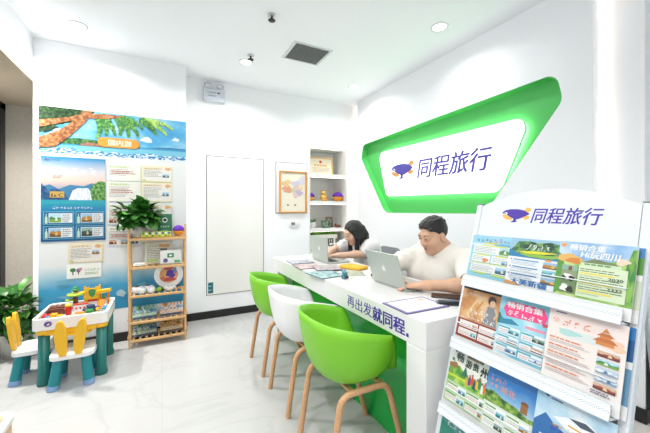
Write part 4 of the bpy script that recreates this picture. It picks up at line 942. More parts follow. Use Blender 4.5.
b = MB(); b.prism(round_poly([(KX0+0.03, KY0+0.03), (KX1-0.03, KY0+0.03), (KX1-0.03, KY1-0.03), (KX0+0.03, KY1-0.03)], 0.03), 0.426, 0.432, mat('cfd4d6', 0.5)); b.bw('base_plate', t)
b = MB()
for x, y, dx, dy in ((KX0+0.012, KY0+0.07, 0.016, KY1-KY0-0.14), (KX1-0.028, KY0+0.07, 0.016, KY1-KY0-0.14)): b.box(x, x+dx, y, y+dy, 0.352, 0.394, YEL, 0.006)
b.box(KX0+0.07, KX1-0.07, KY0+0.012, KY0+0.028, 0.352, 0.394, YEL, 0.006); b.box(KX0+0.07, KX1-0.07, KY1-0.028, KY1-0.012, 0.352, 0.394, YEL, 0.006); b.bw('apron', t)
b = MB(); b.prism(round_poly([(-0.68, KY0+0.005), (-0.47, KY0+0.005), (-0.47, 3.1), (-0.68, 3.1)], 0.03), 0.335, 0.352, YEL, smooth=True); b.bw('drawer', t)
for x in (KX0+0.062, KX1-0.045):
    for y in (KY0+0.045, KY1-0.045):
        b = MB(); M = Matrix.Translation((x, y, 0)); b.lathe([(0.001, 0), (0.039, 0), (0.041, 0.02), (0.034, 0.05), (0.033, 0.36), (0.001, 0.36)], TEAL, 24, M=M); lg = b.bw('leg', t)
        b = MB(); b.lathe([(0.034, 0.36), (0.042, 0.362), (0.042, 0.395), (0.034, 0.395)], YEL, 24, caps=False, M=Matrix.Translation((x, y, 0))); b.bw('collar', t)
b = MB(); b.flat(ellp(0, 0, 0.026, 0.024, 24), 0.001, mat('d8d0e8', 0.4), Matrix.Translation((-0.715, KY0, 0.438)) @ ONWALL); b.flat(ellp(0, 0, 0.021, 0.017, 20), 0.0016, PURPLE, Matrix.Translation((-0.715, KY0, 0.438)) @ ONWALL)
b.flat([(-0.012, -0.004), (0.004, 0.006), (0.014, 0.002), (0.004, -0.01)], 0.002, mat('f2d9b0', 0.4), Matrix.Translation((-0.715, KY0, 0.438)) @ ONWALL); b.bw('emblem', t)
# blocks and toys on it
ZT = 0.4325; RED = mat('d3302a', 0.35); ORG = mat('f08a2a', 0.35); BLU = mat('3f9fc8', 0.35); GRN = mat('2f9a4a', 0.35); LIM = mat('a8cc2f', 0.35); BRN = mat('6f3a28', 0.4); DBL = mat('24406a', 0.4); GRY = mat('8f979c', 0.4)
COLN = {RED: 'red', ORG: 'orange', BLU: 'blue', GRN: 'green', LIM: 'lime', YEL: 'yellow', WHITEP: 'white', BRN: 'brown', GRY: 'grey'}
def brick(x, y, z, nx, ny, h, m, label, rz=0.0):
    u = 0.019; t = thing('toy_brick', label, 'toy brick', (x, y, z), rz, 'loose toy bricks on the play table')
    MB().box(-nx*u/2, nx*u/2, -ny*u/2, ny*u/2, 0, h, m, 0.0012, 1).build('body', t); b = MB()
    for i in range(nx):
        for j in range(ny): b.lathe([(0.0048, h), (0.0048, h+0.0035), (0.0005, h+0.0036)], m, 8, M=Matrix.Translation((-nx*u/2+u*(i+.5), -ny*u/2+u*(j+.5), 0)))
    b.build('studs', t); return t
bl = [(-0.765, 2.945, 3, 2, ORG, 'orange toy brick at the near left corner of the play table'), (-0.742, 3.00, 2, 2, BLU, 'blue toy brick behind the orange one at the near left corner'), (-0.700, 2.955, 4, 2, RED, 'long red toy brick along the near rim of the play table'),
      (-0.690, 3.005, 3, 2, YEL, 'yellow toy brick behind the long red one'), (-0.640, 2.945, 2, 2, GRN, 'green toy brick at the middle of the near rim'), (-0.768, 3.05, 2, 3, RED, 'red toy brick beside the brown brick wall, left rim'),
      (-0.600, 2.955, 2, 2, ORG, 'orange toy brick right of the green one at the near rim'), (-0.555, 2.95, 3, 2, YEL, 'yellow toy brick at the near rim, left of the lime one'), (-0.49, 2.955, 4, 2, LIM, 'long lime toy brick at the near rim'),
      (-0.43, 2.95, 2, 2, YEL, 'yellow toy brick at the near right corner of the play table'), (-0.425, 3.01, 2, 3, GRY, 'grey toy brick along the right rim'), (-0.41, 3.10, 2, 3, BLU, 'blue toy brick along the right rim, under the roofed toy'), (-0.56, 3.01, 3, 2, ORG, 'orange toy brick behind the yellow one, centre of the table')]
for q in bl: brick(q[0], q[1], ZT, q[2], q[3], 0.027, q[4], q[5])
brick(-0.700, 2.955, ZT+0.0308, 2, 2, 0.024, YEL, 'yellow toy brick stacked on the long red one'); brick(-0.49, 2.955, ZT+0.0308, 2, 2, 0.024, GRN, 'green toy brick stacked on the long lime one')
t = thing('toy_brick_wall', 'low brown toy brick wall along the left rim of the play table', 'toy wall', (-0.725, 3.16, ZT), 0.0)
b = MB(); b.box(-0.055, 0.055, -0.05, 0.05, 0, 0.05, BRN, 0.002, 1); b.build('courses', t)
b = MB()
for i in range(6):
    for j in range(2): b.box(-0.052+i*0.018, -0.038+i*0.018, -0.04+j*0.045, -0.005+j*0.045, 0.05, 0.058+0.004*((i+j) % 2), mat('85503a', 0.4))
b.build('capping', t)
t = thing('toy_tree', 'toy block tree with green layers and a brown trunk on the play table', 'toy tree', (-0.625, 3.22, ZT))
b = MB(); b.box(-0.015, 0.015, -0.015, 0.015, 0, 0.125, BRN, 0.002, 1); b.build('trunk', t)
for k, (x, y, zz, rr, m) in enumerate([(-0.035, 0, 0.075, 0.032, LIM), (0.0, 0, 0.118, 0.058, LIM), (0.035, 0, 0.126, 0.03, YEL), (0, 0, 0.142, 0.016, BRN), (0, 0, 0.155, 0.024, GRN), (0, 0, 0.172, 0.016, GRN)]):
    b = MB(); b.lathe([(0.001, 0), (rr, 0), (rr, 0.012 if m is not BRN else 0.02), (0.001, 0.013)], m, 12, M=Matrix.Translation((x, y, zz))); b.build('layer' if m is not BRN else 'upper_trunk', t)
t = thing('toy_tower', 'yellow toy castle tower with a green sticker on the play table', 'toy tower', (-0.515, 3.245, ZT))
for s in (-1, 1): MB().box(s*0.045-0.012, s*0.045+0.012, -0.012, 0.03, 0, 0.13, YEL, 0.002, 1).build('pillar', t)
b = MB(); b.prism([(-0.057, 0.07), (0.057, 0.07), (0.057, 0.185), (0.045, 0.185), (0.04, 0.165), (0.022, 0.175), (0.018, 0.16), (-0.018, 0.16), (-0.022, 0.175), (-0.04, 0.165), (-0.045, 0.185), (-0.057, 0.18)], 0, 0.012, YEL, M=Matrix.Translation((0, -0.013, 0)) @ ONWALL); b.build('front_wall', t)
b = MB(); b.flat(blobp(0, 0.125, 0.026, 0.032, 8), 0.0006, mat('3f9a58', 0.4), Matrix.Translation((0, -0.0252, 0)) @ ONWALL); b.build('sticker', t)
MB().box(-0.032, 0.032, -0.02, 0.03, 0.05, 0.068, RED, 0.002, 1).build('balcony', t)
t = thing('toy_car', 'dark blue toy car with yellow wheels on the play table', 'toy car', (-0.50, 3.10, ZT), 0.5)
b = MB(); b.box(-0.055, 0.055, -0.022, 0.022, 0.012, 0.035, DBL, 0.006); b.box(-0.03, 0.02, -0.019, 0.019, 0.035, 0.055, DBL, 0.006); b.build('body', t)
for x in (-0.034, 0.034):
    for y in (-0.025, 0.025):
        b = MB(); b.lathe([(0.001, -0.005), (0.016, -0.005), (0.016, 0.005), (0.001, 0.005)], YEL, 14, M=Matrix.Translation((x, y, 0.016)) @ Matrix.Rotation(PI/2, 4, 'X')); b.build('wheel', t)
t = thing('toy_slide', 'orange toy slide tower with a yellow roof at the right of the play table', 'toy slide', (-0.435, 3.20, ZT), -0.2)
b = MB()
for x in (-0.03, 0.03): b.box(x-0.006, x+0.006, 0.014, 0.026, 0, 0.115, ORG, 0.001, 1)
b.box(-0.036, 0.036, -0.006, 0.026, 0.06, 0.07, ORG, 0.002, 1); b.build('tower', t)
b = MB(); b.prism([(-0.05, 0.115), (0.05, 0.128), (0.05, 0.150), (-0.05, 0.140)], 0, 0.05, YEL, M=Matrix.Translation((0, 0.03, 0)) @ ONWALL); b.build('roof', t)
b = MB(); b.prism([(0.0, 0.0), (0.0, 0.006), (0.045, 0.07), (0.06, 0.07), (0.06, 0.062)], -0.02, 0.02, ORG, M=Matrix.Translation((0, -0.07, 0)) @ Matrix(((0, 0, 1, 0), (1, 0, 0, 0), (0, 1, 0, 0), (0, 0, 0, 1)))); b.build('chute', t)
b = MB(); b.ell((0, 0.01, 0.085), (0.016, 0.012, 0.016), GRN, 10, 8); b.build('knob', t)
t = thing('toy_windmill', 'red toy tower with a yellow cap near the middle of the play table', 'toy tower', (-0.635, 3.055, ZT))
b = MB(); b.box(-0.016, 0.016, -0.016, 0.016, 0, 0.075, RED, 0.002, 1); b.box(-0.028, 0.028, -0.01, 0.01, 0.05, 0.062, RED, 0.002, 1); b.build('tower', t)
b = MB(); b.lathe([(0.024, 0.075), (0.018, 0.09), (0.001, 0.093)], mat('f2d24a', 0.4), 14); b.build('cap', t)
t = thing('toy_house', 'white toy house front with red dots behind the red toy tower', 'toy house', (-0.575, 3.12, ZT), 0.1)
b = MB(); b.box(-0.045, 0.045, -0.01, 0.012, 0, 0.06, WHITEP, 0.002, 1); b.build('wall', t)
b = MB()
for x in (-0.03, -0.005, 0.02): b.box(x, x+0.012, -0.0115, -0.009, 0.03, 0.042, RED)
b.box(-0.046, 0.046, -0.011, 0.013, 0.06, 0.07, RED, 0.002, 1); b.build('trim', t)
# children's chairs with ear-shaped backs
def ear(b, x, tilt, T):
    pts = [(x+px*0.036, 0.235+py*0.255) for px, py in ((-0.55, 0), (0.55, 0), (0.8, 0.25), (1.0, 0.55), (0.92, 0.8), (0.6, 0.96), (0.15, 1.0), (-0.35, 0.93), (-0.8, 0.72), (-0.95, 0.45), (-0.8, 0.2))]
    pts = [(x+(p[0]-x)+tilt*(p[1]-0.235), p[1]) for p in pts]
    b.prism(round_poly(pts, 0.012, 3), -0.011, 0.011, YEL, M=T, smooth=True)
def kid_chair(label):
    t = thing('child_chair', label, 'chair', group='yellow eared children\'s chairs')
    b = MB(); b.prism(round_poly([(-0.125, -0.125), (0.125, -0.125), (0.14, 0.13), (-0.14, 0.13)], 0.05), 0.203, 0.232, WHITEP, smooth=True); b.build('seat', t)
    for s, nm in ((-1, 'L'), (1, 'R')):
        b = MB(); ear(b, s*0.043, s*0.08, Matrix.Translation((0, -0.095, 0)) @ Matrix.Rotation(0.10, 4, 'X') @ ONWALL)
        for v in b.v: v.z -= 0.003
        e_ = b.build('ear_back', t)
        if s < 0:
            b = MB(); M = Matrix.Translation((s*0.051, -0.111, 0.40)) @ Matrix.Rotation(0.1, 4, 'X') @ ONWALL; b.flat(ellp(0, 0, 0.022, 0.019), 0.016, mat('cfe0d0', 0.4), M); b.flat(ellp(0, 0, 0.018, 0.013), 0.0164, mat('4a4f9a', 0.4), M); b.build('emblem', e_)
    for sx in (-1, 1):
        for sy in (-1, 1):
            b = MB(); b.tube([(sx*0.078, sy*0.078, 0.203), (sx*0.098, sy*0.1, 0.032)], [0.030, 0.034], TEALB, 16); lg = b.build('leg', t)
            b = MB(); b.tube([(sx*0.098, sy*0.1, 0.032), (sx*0.102, sy*0.103, 0.0)], [0.0345, 0.036], LBL, 16); b.build('foot', lg)
    return t
k1 = kid_chair('child\'s chair with yellow rabbit-ear back tucked under the near side of the play table'); k1.location = (-0.567, 2.905, 0); k1.rotation_euler = (0, 0, 0.0)
k2 = dup(k1, (-0.832, 3.115, 0), -1.53, 'child\'s chair with yellow rabbit-ear back at the left side of the play table')
# floor plant behind the play table
t = thing('floor_plant', 'leafy green floor plant in a pot behind the play table by the entrance', 'plant', (-1.10, 3.62, 0))
b = MB(); b.lathe([(0.001, 0), (0.095, 0), (0.125, 0.20), (0.115, 0.205), (0.10, 0.18), (0.001, 0.18)], mat('d8d4cc', 0.5), 28); b.build('pot', t)
b = MB(); r_ = random.Random(17)
for k in range(34):
    a = r_.uniform(0, 2*PI); e_ = r_.uniform(0.08, 0.24); b.tube([(0, 0, 0.17), (e_*0.5*math.cos(a), e_*0.5*math.sin(a), r_.uniform(.25, .36)), (e_*math.cos(a), e_*math.sin(a), r_.uniform(0.2, 0.5))], 0.003, LEAFM, 5)
b.build('stems', t)
b = MB(); bush(b, (0, -0.02, 0.36), (0.19, 0.18, 0.25), 130, 0.115, 0.07, [LEAFD, LEAFD, LEAFM], r_, lo=-0.7); bush(b, (-0.08, -0.1, 0.20), (0.2, 0.14, 0.10), 40, 0.13, 0.07, [LEAFD, LEAFM], r_, lo=-0.6)
for v in b.v:
    v.z = max(v.z, 0.01)
    if v.x > 0.11 and v.y > -0.085: v.y = -0.085-0.1*(v.x-0.11)
b.build('foliage', t)
# wooden stool in the near left corner
t = thing('wooden_stool', 'pale wooden box stool with a white rounded top rim at the near left corner', 'stool', (-0.772, 1.45, 0))
SW = wood('peach_wood', 'e8b894', 'dba57f', 10, (3, 3, 1)); RP_ = round_poly([(-0.26, -0.24), (0.255, -0.24), (0.255, 0.24), (-0.26, 0.24)], 0.05)
b = MB(); b.prism(RP_, 0.0, 0.43, SW, smooth=True); b.build('body', t)
b = MB(); b.prism([(p[0]*1.02, p[1]*1.02) for p in RP_], 0.43, 0.448, WHITEP, smooth=True); b.build('rim', t)
b = MB(); b.prism([(p[0]*0.92, p[1]*0.92) for p in RP_], 0.448, 0.455, SW); b.build('seat', t)
# ------------------------------------------------------------------ leaning brochure stand
RK = 0.28; RX0 = 1.25-RK*1.27; SL = math.sqrt(1+RK*RK)
EV = Vector((RK, 0, 1))/SL; NV = Vector((-1, 0, RK))/SL
def RM(y, wz, n):
    """frame on the stand: local x to the viewer's right (-Y), y up the slope, z out of the slope; wz is the height where n = 0"""
    o = Vector((RX0+RK*wz, y, wz))+NV*n
    return Matrix(((0, EV.x, NV.x, o.x), (-1, EV.y, NV.y, o.y), (0, EV.z, NV.z, o.z), (0, 0, 0, 1)))
STW = mat('d9dfe3', 0.35, 0.0, name='white_steel')
RY0, RY1 = 0.385, 0.930
t = thing('brochure_stand', 'white leaning brochure stand with a purple lettered arched header', 'brochure stand', (1.1, 0.66, 0))
for y in (RY0, RY1):
    b = MB(); M = RM(y, 0, 0); b.box(-0.013, 0.013, 0.0, 1.268*SL, -0.028, 0.004, STW, 0.005, 2, M=M); b.bw('post', t)
    b = MB(); b.box(-0.0135, 0.0135, 1.268*SL+0.0005, 1.268*SL+0.004, -0.028, 0.004, mat('8f9598', 0.5), M=M); b.bw('post_cap', t)
    top = RM(y, 1.05, -0.03).translation; b = MB(); b.tube([top, (1.50, y, 0.0)], 0.011, STW, 10); b.bw('rear_leg', t)
b = MB(); b.tube([(1.46, RY0+0.012, 0.105), (1.46, RY1-0.012, 0.105)], 0.008, STW, 8); b.bw('brace', t)
hw = (RY1-RY0)/2; M = RM((RY0+RY1)/2, 1.138, -0.012); HH = 0.124*SL; AR = 0.062*SL
pts = [(-hw+0.014, 0), (hw-0.014, 0), (hw-0.014, HH)]+[((hw-0.014)*(1-2*k/24), HH+AR*math.sin(PI*k/24)**0.85) for k in range(1, 24)]+[(-hw+0.014, HH)]
b = MB(); b.prism(pts, 0, 0.012, STW, M=M); hd = b.bw('header_board', t)
MB().box(-hw+0.013, hw-0.013, -0.008, 0.0, 0.0, 0.014, mat('cfd5d8', 0.4), M=M); b = MB(); b.box(-hw+0.013, hw-0.013, -0.009, -0.001, 0.0, 0.014, mat('d3d9dc', 0.4), M=M); b.bw('header_rail', t)
b = MB(); b.text('同程旅行', -0.048, 0.062, 0.218, 0.058, PURPLE, z=0.0126, bold=0.018, shear=0.2, M=M); b.bw('lettering', t)
b = MB(); fish_logo(b, -0.165, 0.062, 0.112, 0.062, 0.0126, PURPLE, ORANGE, M=M); b.bw('logo', t)
def perf_mat():
    m = bpy.data.materials.new('perforated_white_steel'); m.use_nodes = True; nt = m.node_tree; b = nt.nodes['Principled BSDF']; b.inputs['Roughness'].default_value = 0.4
    tc = nt.nodes.new('ShaderNodeTexCoord'); mp = nt.nodes.new('ShaderNodeMapping'); mp.inputs['Rotation'].default_value = (0.6, 0, 0.0); nt.links.new(tc.outputs['Object'], mp.inputs['Vector'])
    ck = nt.nodes.new('ShaderNodeTexVoronoi'); ck.inputs['Scale'].default_value = 190; ck.inputs['Randomness'].default_value = 0.0
    nt.links.new(mp.outputs['Vector'], ck.inputs['Vector'])
    r = nt.nodes.new('ShaderNodeValToRGB'); r.color_ramp.interpolation = 'CONSTANT'; r.color_ramp.elements[0].color = (*lin('a3aaac'), 1); r.color_ramp.elements[1].position = 0.36; r.color_ramp.elements[1].color = (*lin('d9dfe3'), 1)
    nt.links.new(ck.outputs['Distance'], r.inputs['Fac']); nt.links.new(r.outputs['Color'], b.inputs['Base Color']); return m
PERF = perf_mat()
LIP = [0.935, 0.692, 0.447, 0.20]
for z in LIP:
    M = RM((RY0+RY1)/2, z, 0.0); b = MB(); x = hw-0.014
    b.box(-x, x, -0.012, -0.004, -0.025, 0.047, STW, 0.001, 1, M=M)           # ledge
    b.box(-x, x, -0.010, 0.024, 0.042, 0.045, PERF, M=M)                      # front lip
    b.box(-x, x, 0.024, 0.029, 0.0405, 0.0465, STW, M=M); b.box(-x, x, -0.013, -0.010, 0.0405, 0.0485, STW, M=M)
    b.bw('shelf_ledge', t)
    b = MB(); b.tube([RM(RY1-0.016, z+0.085, 0.034).translation, RM(RY0+0.016, z+0.085, 0.034).translation], 0.0017, mat('dfe5e8', 0.2), 6)
    for y in (RY0+0.016, RY1-0.016): b.tube([RM(y, z+0.085, 0.034).translation, RM(y, z+0.085, -0.012).translation], 0.0017, mat('dfe5e8', 0.2), 6)
    b.bw('retaining_rod', t)
b = MB(); b.box(-hw+0.014, hw-0.014, 0, 0.9, -0.028, -0.025, mat('e3e8ea', 0.5), M=RM((RY0+RY1)/2, 0.2, 0.0)); b.bw('back_sheet', t)
BW, BH = 0.196, 0.241
def brochure(y, row, n, draw, label, wz=0.0, w_=BW, h_=BH, seed=0, base='f6f6f4', tilt=0.0, group=None):
    if row == 0: h_ = 0.210
    b = Sh(w_, 0.215, mat(base, 0.35, alb=INK), 0.0018, 0.00009); draw(b, random.Random(seed))
    for i, v in enumerate(b.v): b.v[i] = Vector((v.x-w_/2, v.y*h_/0.215 if i < 8 else 0.036+v.y*(h_-0.036)/0.215, v.z))
    t = thing('travel_brochure', label, 'brochure', (0, 0, 0), 0.0, group)
    M = RM(y, LIP[row]-0.001+wz, n) @ Matrix.Rotation(tilt, 4, 'Z')
    t.matrix_world = M; t.location = M.translation
    t.rotation_euler = M.to_euler()
    b.build('cover', t)
    MB().box(-w_/2+0.001, w_/2-0.001, 0.001, h_-0.001, -0.004, -0.0002, mat('ece9e3', 0.6)).build('pages', t)
    return t
def cards(b, r, x, y, w_, h_, nx, ny, kinds, bg='fafaf6', tx='a0a4a8', pic=0.4, hc=None):
    for j in range(ny):
        for i in range(nx):
            cw = w_/nx; ch = h_/ny; x0 = x+i*cw+0.003; y0 = y+h_-(j+1)*ch+0.003
            b.R(x0, y0, cw-0.006, ch-0.006, bg); k = kinds[(i+j*nx) % len(kinds)]
            if hc: b.R(x0, y0+ch-0.014, (cw-0.006)*0.55, 0.006, hc)
            b.photo(x0+(cw-0.006)*(1-pic)-0.002, y0+0.004, (cw-0.006)*pic, (ch-0.006)*0.55, k, r)
            b.lines(x0+0.004, y0+ch-0.022, (cw-0.012)*(1-pic)*1.0, max(2, int((ch-0.026)/0.007)), 0.007, 0.0022, tx, r)
W, G_ = BW, 0.215
def d11(b, r):
    b.R(0, 0, W, G_, ramp_mat('pale_blue_page', [(0.0, '7fc4d8'), (0.5, 'a8dce8'), (1.0, '8fcbe4')], scale=1/G_, axis=1))
    b.R(0, 0.172, W, 0.043, '9fd8f0').P(blobp(0.05, 0.165, 0.05, 0.012, 1), 'd8f0f4').P(blobp(0.15, 0.168, 0.04, 0.012, 2), '74b8d8')
    b.glyph(0.018, 0.182, 0.075, 0.02, 4, '3f4f78', r, 0.1).glyph(0.095, 0.184, 0.042, 0.022, 2, 'd83a3a', r).glyph(0.138, 0.184, 0.042, 0.017, 3, '5a4a7a', r).R(0.06, 0.174, 0.055, 0.007, 'f0d84a')
    b.R(0.012, 0.122, 0.172, 0.043, 'f4f8f6').R(0.05, 0.160, 0.11, 0.007, 'dbe86a').photo(0.128, 0.125, 0.05, 0.035, 'green', r).lines(0.018, 0.153, 0.10, 4, 0.008, 0.0025, '9aa8ac', r)
    b.R(0.012, 0.078, 0.082, 0.038, 'f4f8f6').R(0.1, 0.078, 0.084, 0.038, 'f4f8f6').R(0.03, 0.112, 0.06, 0.007, 'dbe86a').R(0.115, 0.112, 0.06, 0.007, 'dbe86a').lines(0.018, 0.104, 0.06, 3, 0.008, 0.0025, '9aa8ac', r).lines(0.106, 0.104, 0.07, 3, 0.008, 0.0025, '9aa8ac', r).P(blobp(0.074, 0.09, 0.013, 0.01, 4), 'e88a5a').photo(0.145, 0.08, 0.035, 0.016, 'blue', r)
    b.R(0.012, 0.028, 0.172, 0.044, 'f4f8f6').R(0.015, 0.068, 0.165, 0.007, 'd5e66a').lines(0.018, 0.058, 0.1, 4, 0.008, 0.0025, '9aa8ac', r).photo(0.125, 0.032, 0.052, 0.03, 'blue', r).R(0.03, 0.020, 0.06, 0.007, 'd8e85a').R(0.11, 0.018, 0.06, 0.007, 'd8e85a')
def d12(b, r):
    b.R(0, 0.128, W, 0.087, '9cc8e0')
    b.P([(0, 0.15), (0.03, 0.2), (0.07, 0.205), (0.1, 0.198), (0.14, 0.205), (0.196, 0.190), (0.196, 0.128), (0, 0.128)], ramp_mat('green_mountain_print', [(0.4, '1f4a3a'), (0.52, '3f7a48'), (0.62, '7fae5a')], 40))
    b.P([(0.03, 0.155), (0.1, 0.162), (0.17, 0.16), (0.12, 0.15), (0.06, 0.148)], 'e8e03a').P([(0.04, 0.148), (0.12, 0.147), (0.19, 0.15), (0.16, 0.135), (0.06, 0.133)], '8fc04a')
    b.P([(0, 0.165), (0.03, 0.145), (0.08, 0.132), (0.14, 0.132), (0.17, 0.14), (0.196, 0.16), (0.196, 0.128), (0, 0.128)], '2a86b8').P([(0.196, 0.205), (0.17, 0.185), (0.165, 0.155), (0.18, 0.14), (0.196, 0.135)], '2f80b8')
    b.glyph(0.055, 0.165, 0.085, 0.028, 4, 'f2f6f4', r, 0.2)
    b.R(0, 0, W, 0.128, 'f2f6fa')
    for k, (y, kd) in enumerate(((0.098, 'gold'), (0.065, 'teal'), (0.032, 'gold'))):
        b.P(ellp(0.012, y+0.018, 0.003, 0.003, 8), '1f4a78').R(0.02, y+0.015, 0.09, 0.005, '4f90c0').lines(0.014, y+0.008, 0.10, 3, 0.006, 0.002, '8fa8b8', r).photo(0.125, y-0.006, 0.06, 0.026, kd, r)
    b.R(0.13, 0.122, 0.02, 0.008, 'f0a04a'); b.T('大美新疆', 0.022, 0.004, 0.125, 0.026, '1f6fb0', bold=0.03)
    b.P([(0, 0), (0.06, 0), (0.04, 0.01), (0.01, 0.016), (0, 0.014)], 'd89a5a')
def d13(b, r):
    b.R(0, 0.10, W, 0.115, ramp_mat('sky_page_print', [(0.35, '7fb0e0'), (0.55, 'a8ccec'), (0.7, 'e4eef6')], 14))
    b.P([(0, 0.13), (0.05, 0.145), (0.09, 0.14), (0.14, 0.15), (0.196, 0.17), (0.196, 0), (0, 0)], ramp_mat('green_page_print', [(0.4, '6fae3f'), (0.55, 'a8d06a'), (0.65, 'd4e6a0')], 18))
    b.P([(0.165, 0.02), (0.196, 0.02), (0.196, 0.205), (0.185, 0.20), (0.175, 0.15)], ramp_mat('bamboo_print', [(0.4, '3f8a3a'), (0.6, '8fc05a')], 40, stretch=(3, .5, 1))).P([(0, 0.0), (0.02, 0.02), (0.018, 0.15), (0, 0.17)], '5fa03f')
    b.P(blobp(0.03, 0.148, 0.035, 0.016, 3), 'e8b868').P(blobp(0.045, 0.14, 0.02, 0.012, 5), 'd88a3a').P(blobp(0.012, 0.2, 0.008, 0.008, 1), 'f0a860').P([(0.07, 0.14), (0.1, 0.155), (0.15, 0.145), (0.16, 0.135), (0.08, 0.13)], '7a8a5a').P(blobp(0.165, 0.155, 0.016, 0.012, 4), 'f2d8c0')
    b.T('畅销合集', 0.030, 0.182, 0.094, 0.024, 'ffffff', bold=0.03, shear=0.15).T('Hi玩四川', 0.062, 0.155, 0.098, 0.025, 'ffffff', bold=0.03, shear=0.15)
    b.R(0.065, 0.126, 0.10, 0.012, 'cfe6c0').lines(0.075, 0.13, 0.08, 1, 0.01, 0.005, '5a8a4a', r)
    b.R(0.062, 0.008, 0.118, 0.118, 'dcebc8')
    for k, y in enumerate((0.112, 0.078, 0.044)):
        b.lines(0.066, y, 0.11, 2, 0.008, 0.003, '5f7a4f', r).R(0.066, y-0.018, 0.085, 0.006, 'f2e05a').lines(0.066, y-0.025, 0.06, 1, 0.008, 0.002, '8aa07a', r)
    b.T('2030', 0.138, 0.082, 0.034, 0.010, '2f4a2f', bold=0.02).T('2332', 0.138, 0.046, 0.034, 0.010, '2f4a2f', bold=0.02)
    b.R(0.016, 0.058, 0.044, 0.05, '8fa078').P(blobp(0.036, 0.075, 0.014, 0.012, 7), 'eef0ea').P(blobp(0.046, 0.07, 0.008, 0.01, 8), '2a2a28').P(blobp(0.025, 0.068, 0.008, 0.008, 9), '32302c').R(0.016, 0.10, 0.044, 0.02, '8fb8a0').R(0.035, 0.1, 0.01, 0.016, '8a4a3a')
    b.R(0.016, 0.012, 0.044, 0.044, '6f8a5a').P(blobp(0.03, 0.03, 0.012, 0.014, 11), 'f0f0ea').P(blobp(0.045, 0.026, 0.01, 0.012, 12), '2f2f2c')
def d21(b, r):
    b.R(0, 0.065, W, 0.15, ramp_mat('peach_page_print', [(0.38, 'b8743f'), (0.5, 'e2ad74'), (0.62, 'f2d4a8')], 9))
    b.P([(0, 0.205), (W, 0.205), (W, 0.215), (0, 0.215)], '1f2228'); b.glyph(0.018, 0.186, 0.012, 0.012, 1, '5a3aa0', r).glyph(0.034, 0.184, 0.05, 0.010, 5, 'e6e0f0', r)
    for k in range(4): b.P([(0.01+k*0.025, 0.11), (0.02+k*0.025, 0.11), (0.05+k*0.025, 0.165), (0.045+k*0.025, 0.17)], 'f0cf9a' if k % 2 else 'd8924a')
    b.P(ellp(0.135, 0.178, 0.017, 0.02, 14), '4a3328').P(ellp(0.139, 0.168, 0.012, 0.014, 12), 'e6bfa0').P([(0.12, 0.155), (0.155, 0.155), (0.16, 0.115), (0.165, 0.08), (0.105, 0.08), (0.115, 0.12)], '8d8f94').P([(0.12, 0.155), (0.114, 0.15), (0.095, 0.12), (0.103, 0.115), (0.12, 0.14)], 'e6bfa0').P([(0.155, 0.155), (0.168, 0.13), (0.155, 0.108), (0.15, 0.116), (0.158, 0.13), (0.148, 0.15)], 'e6bfa0')
    b.glyph(0.045, 0.108, 0.085, 0.022, 4, 'fbf4ea', r).glyph(0.035, 0.085, 0.125, 0.022, 6, 'fbf4ea', r)
    b.R(0, 0, W, 0.078, '9a3f32').lines(0.012, 0.080, 0.03, 1, 0.01, 0.004, 'f0d8c0', r)
    cards(b, r, 0.008, 0.008, 0.180, 0.066, 2, 2, ['red', 'blue', 'teal', 'gold'], 'f6f0ea', 'c08a80', 0.28)
def d22(b, r):
    b.R(0, 0, W, G_, ramp_mat('cyan_page_print', [(0.36, '5fc0dc'), (0.52, 'a4dcec'), (0.66, 'e2f4f8')], 9))
    b.P([(0, 0.108), (0.05, 0.115), (0.08, 0.12), (0.05, 0.135), (0.02, 0.13), (0, 0.15)], '2f8aa8').P([(0.0, 0.11), (0.008, 0.11), (0.008, 0.145), (0, 0.15)], '3f6f4a')
    PK = mat('e8417f', 0.4)
    b.P([(0.015, 0.17), (0.03, 0.2), (0.15, 0.2), (0.165, 0.175), (0.16, 0.15), (0.03, 0.142)], PK).P([(0.15, 0.15), (0.19, 0.16), (0.195, 0.148), (0.155, 0.14)], 'd84a5a')
    b.T('畅销合集', 0.028, 0.176, 0.12, 0.022, 'ffffff', bold=0.035); b.glyph(0.028, 0.150, 0.125, 0.02, 5, 'ffffff', r, 0.1)
    b.R(0.1, 0.118, 0.065, 0.010, 'f0a0b4'); cards(b, r, 0.006, 0.008, 0.165, 0.10, 2, 3, ['teal', 'dark', 'gold', 'red', 'blue', 'snow'], 'f0f8fa', 'e0908a', 0.5, '4fb0b8')
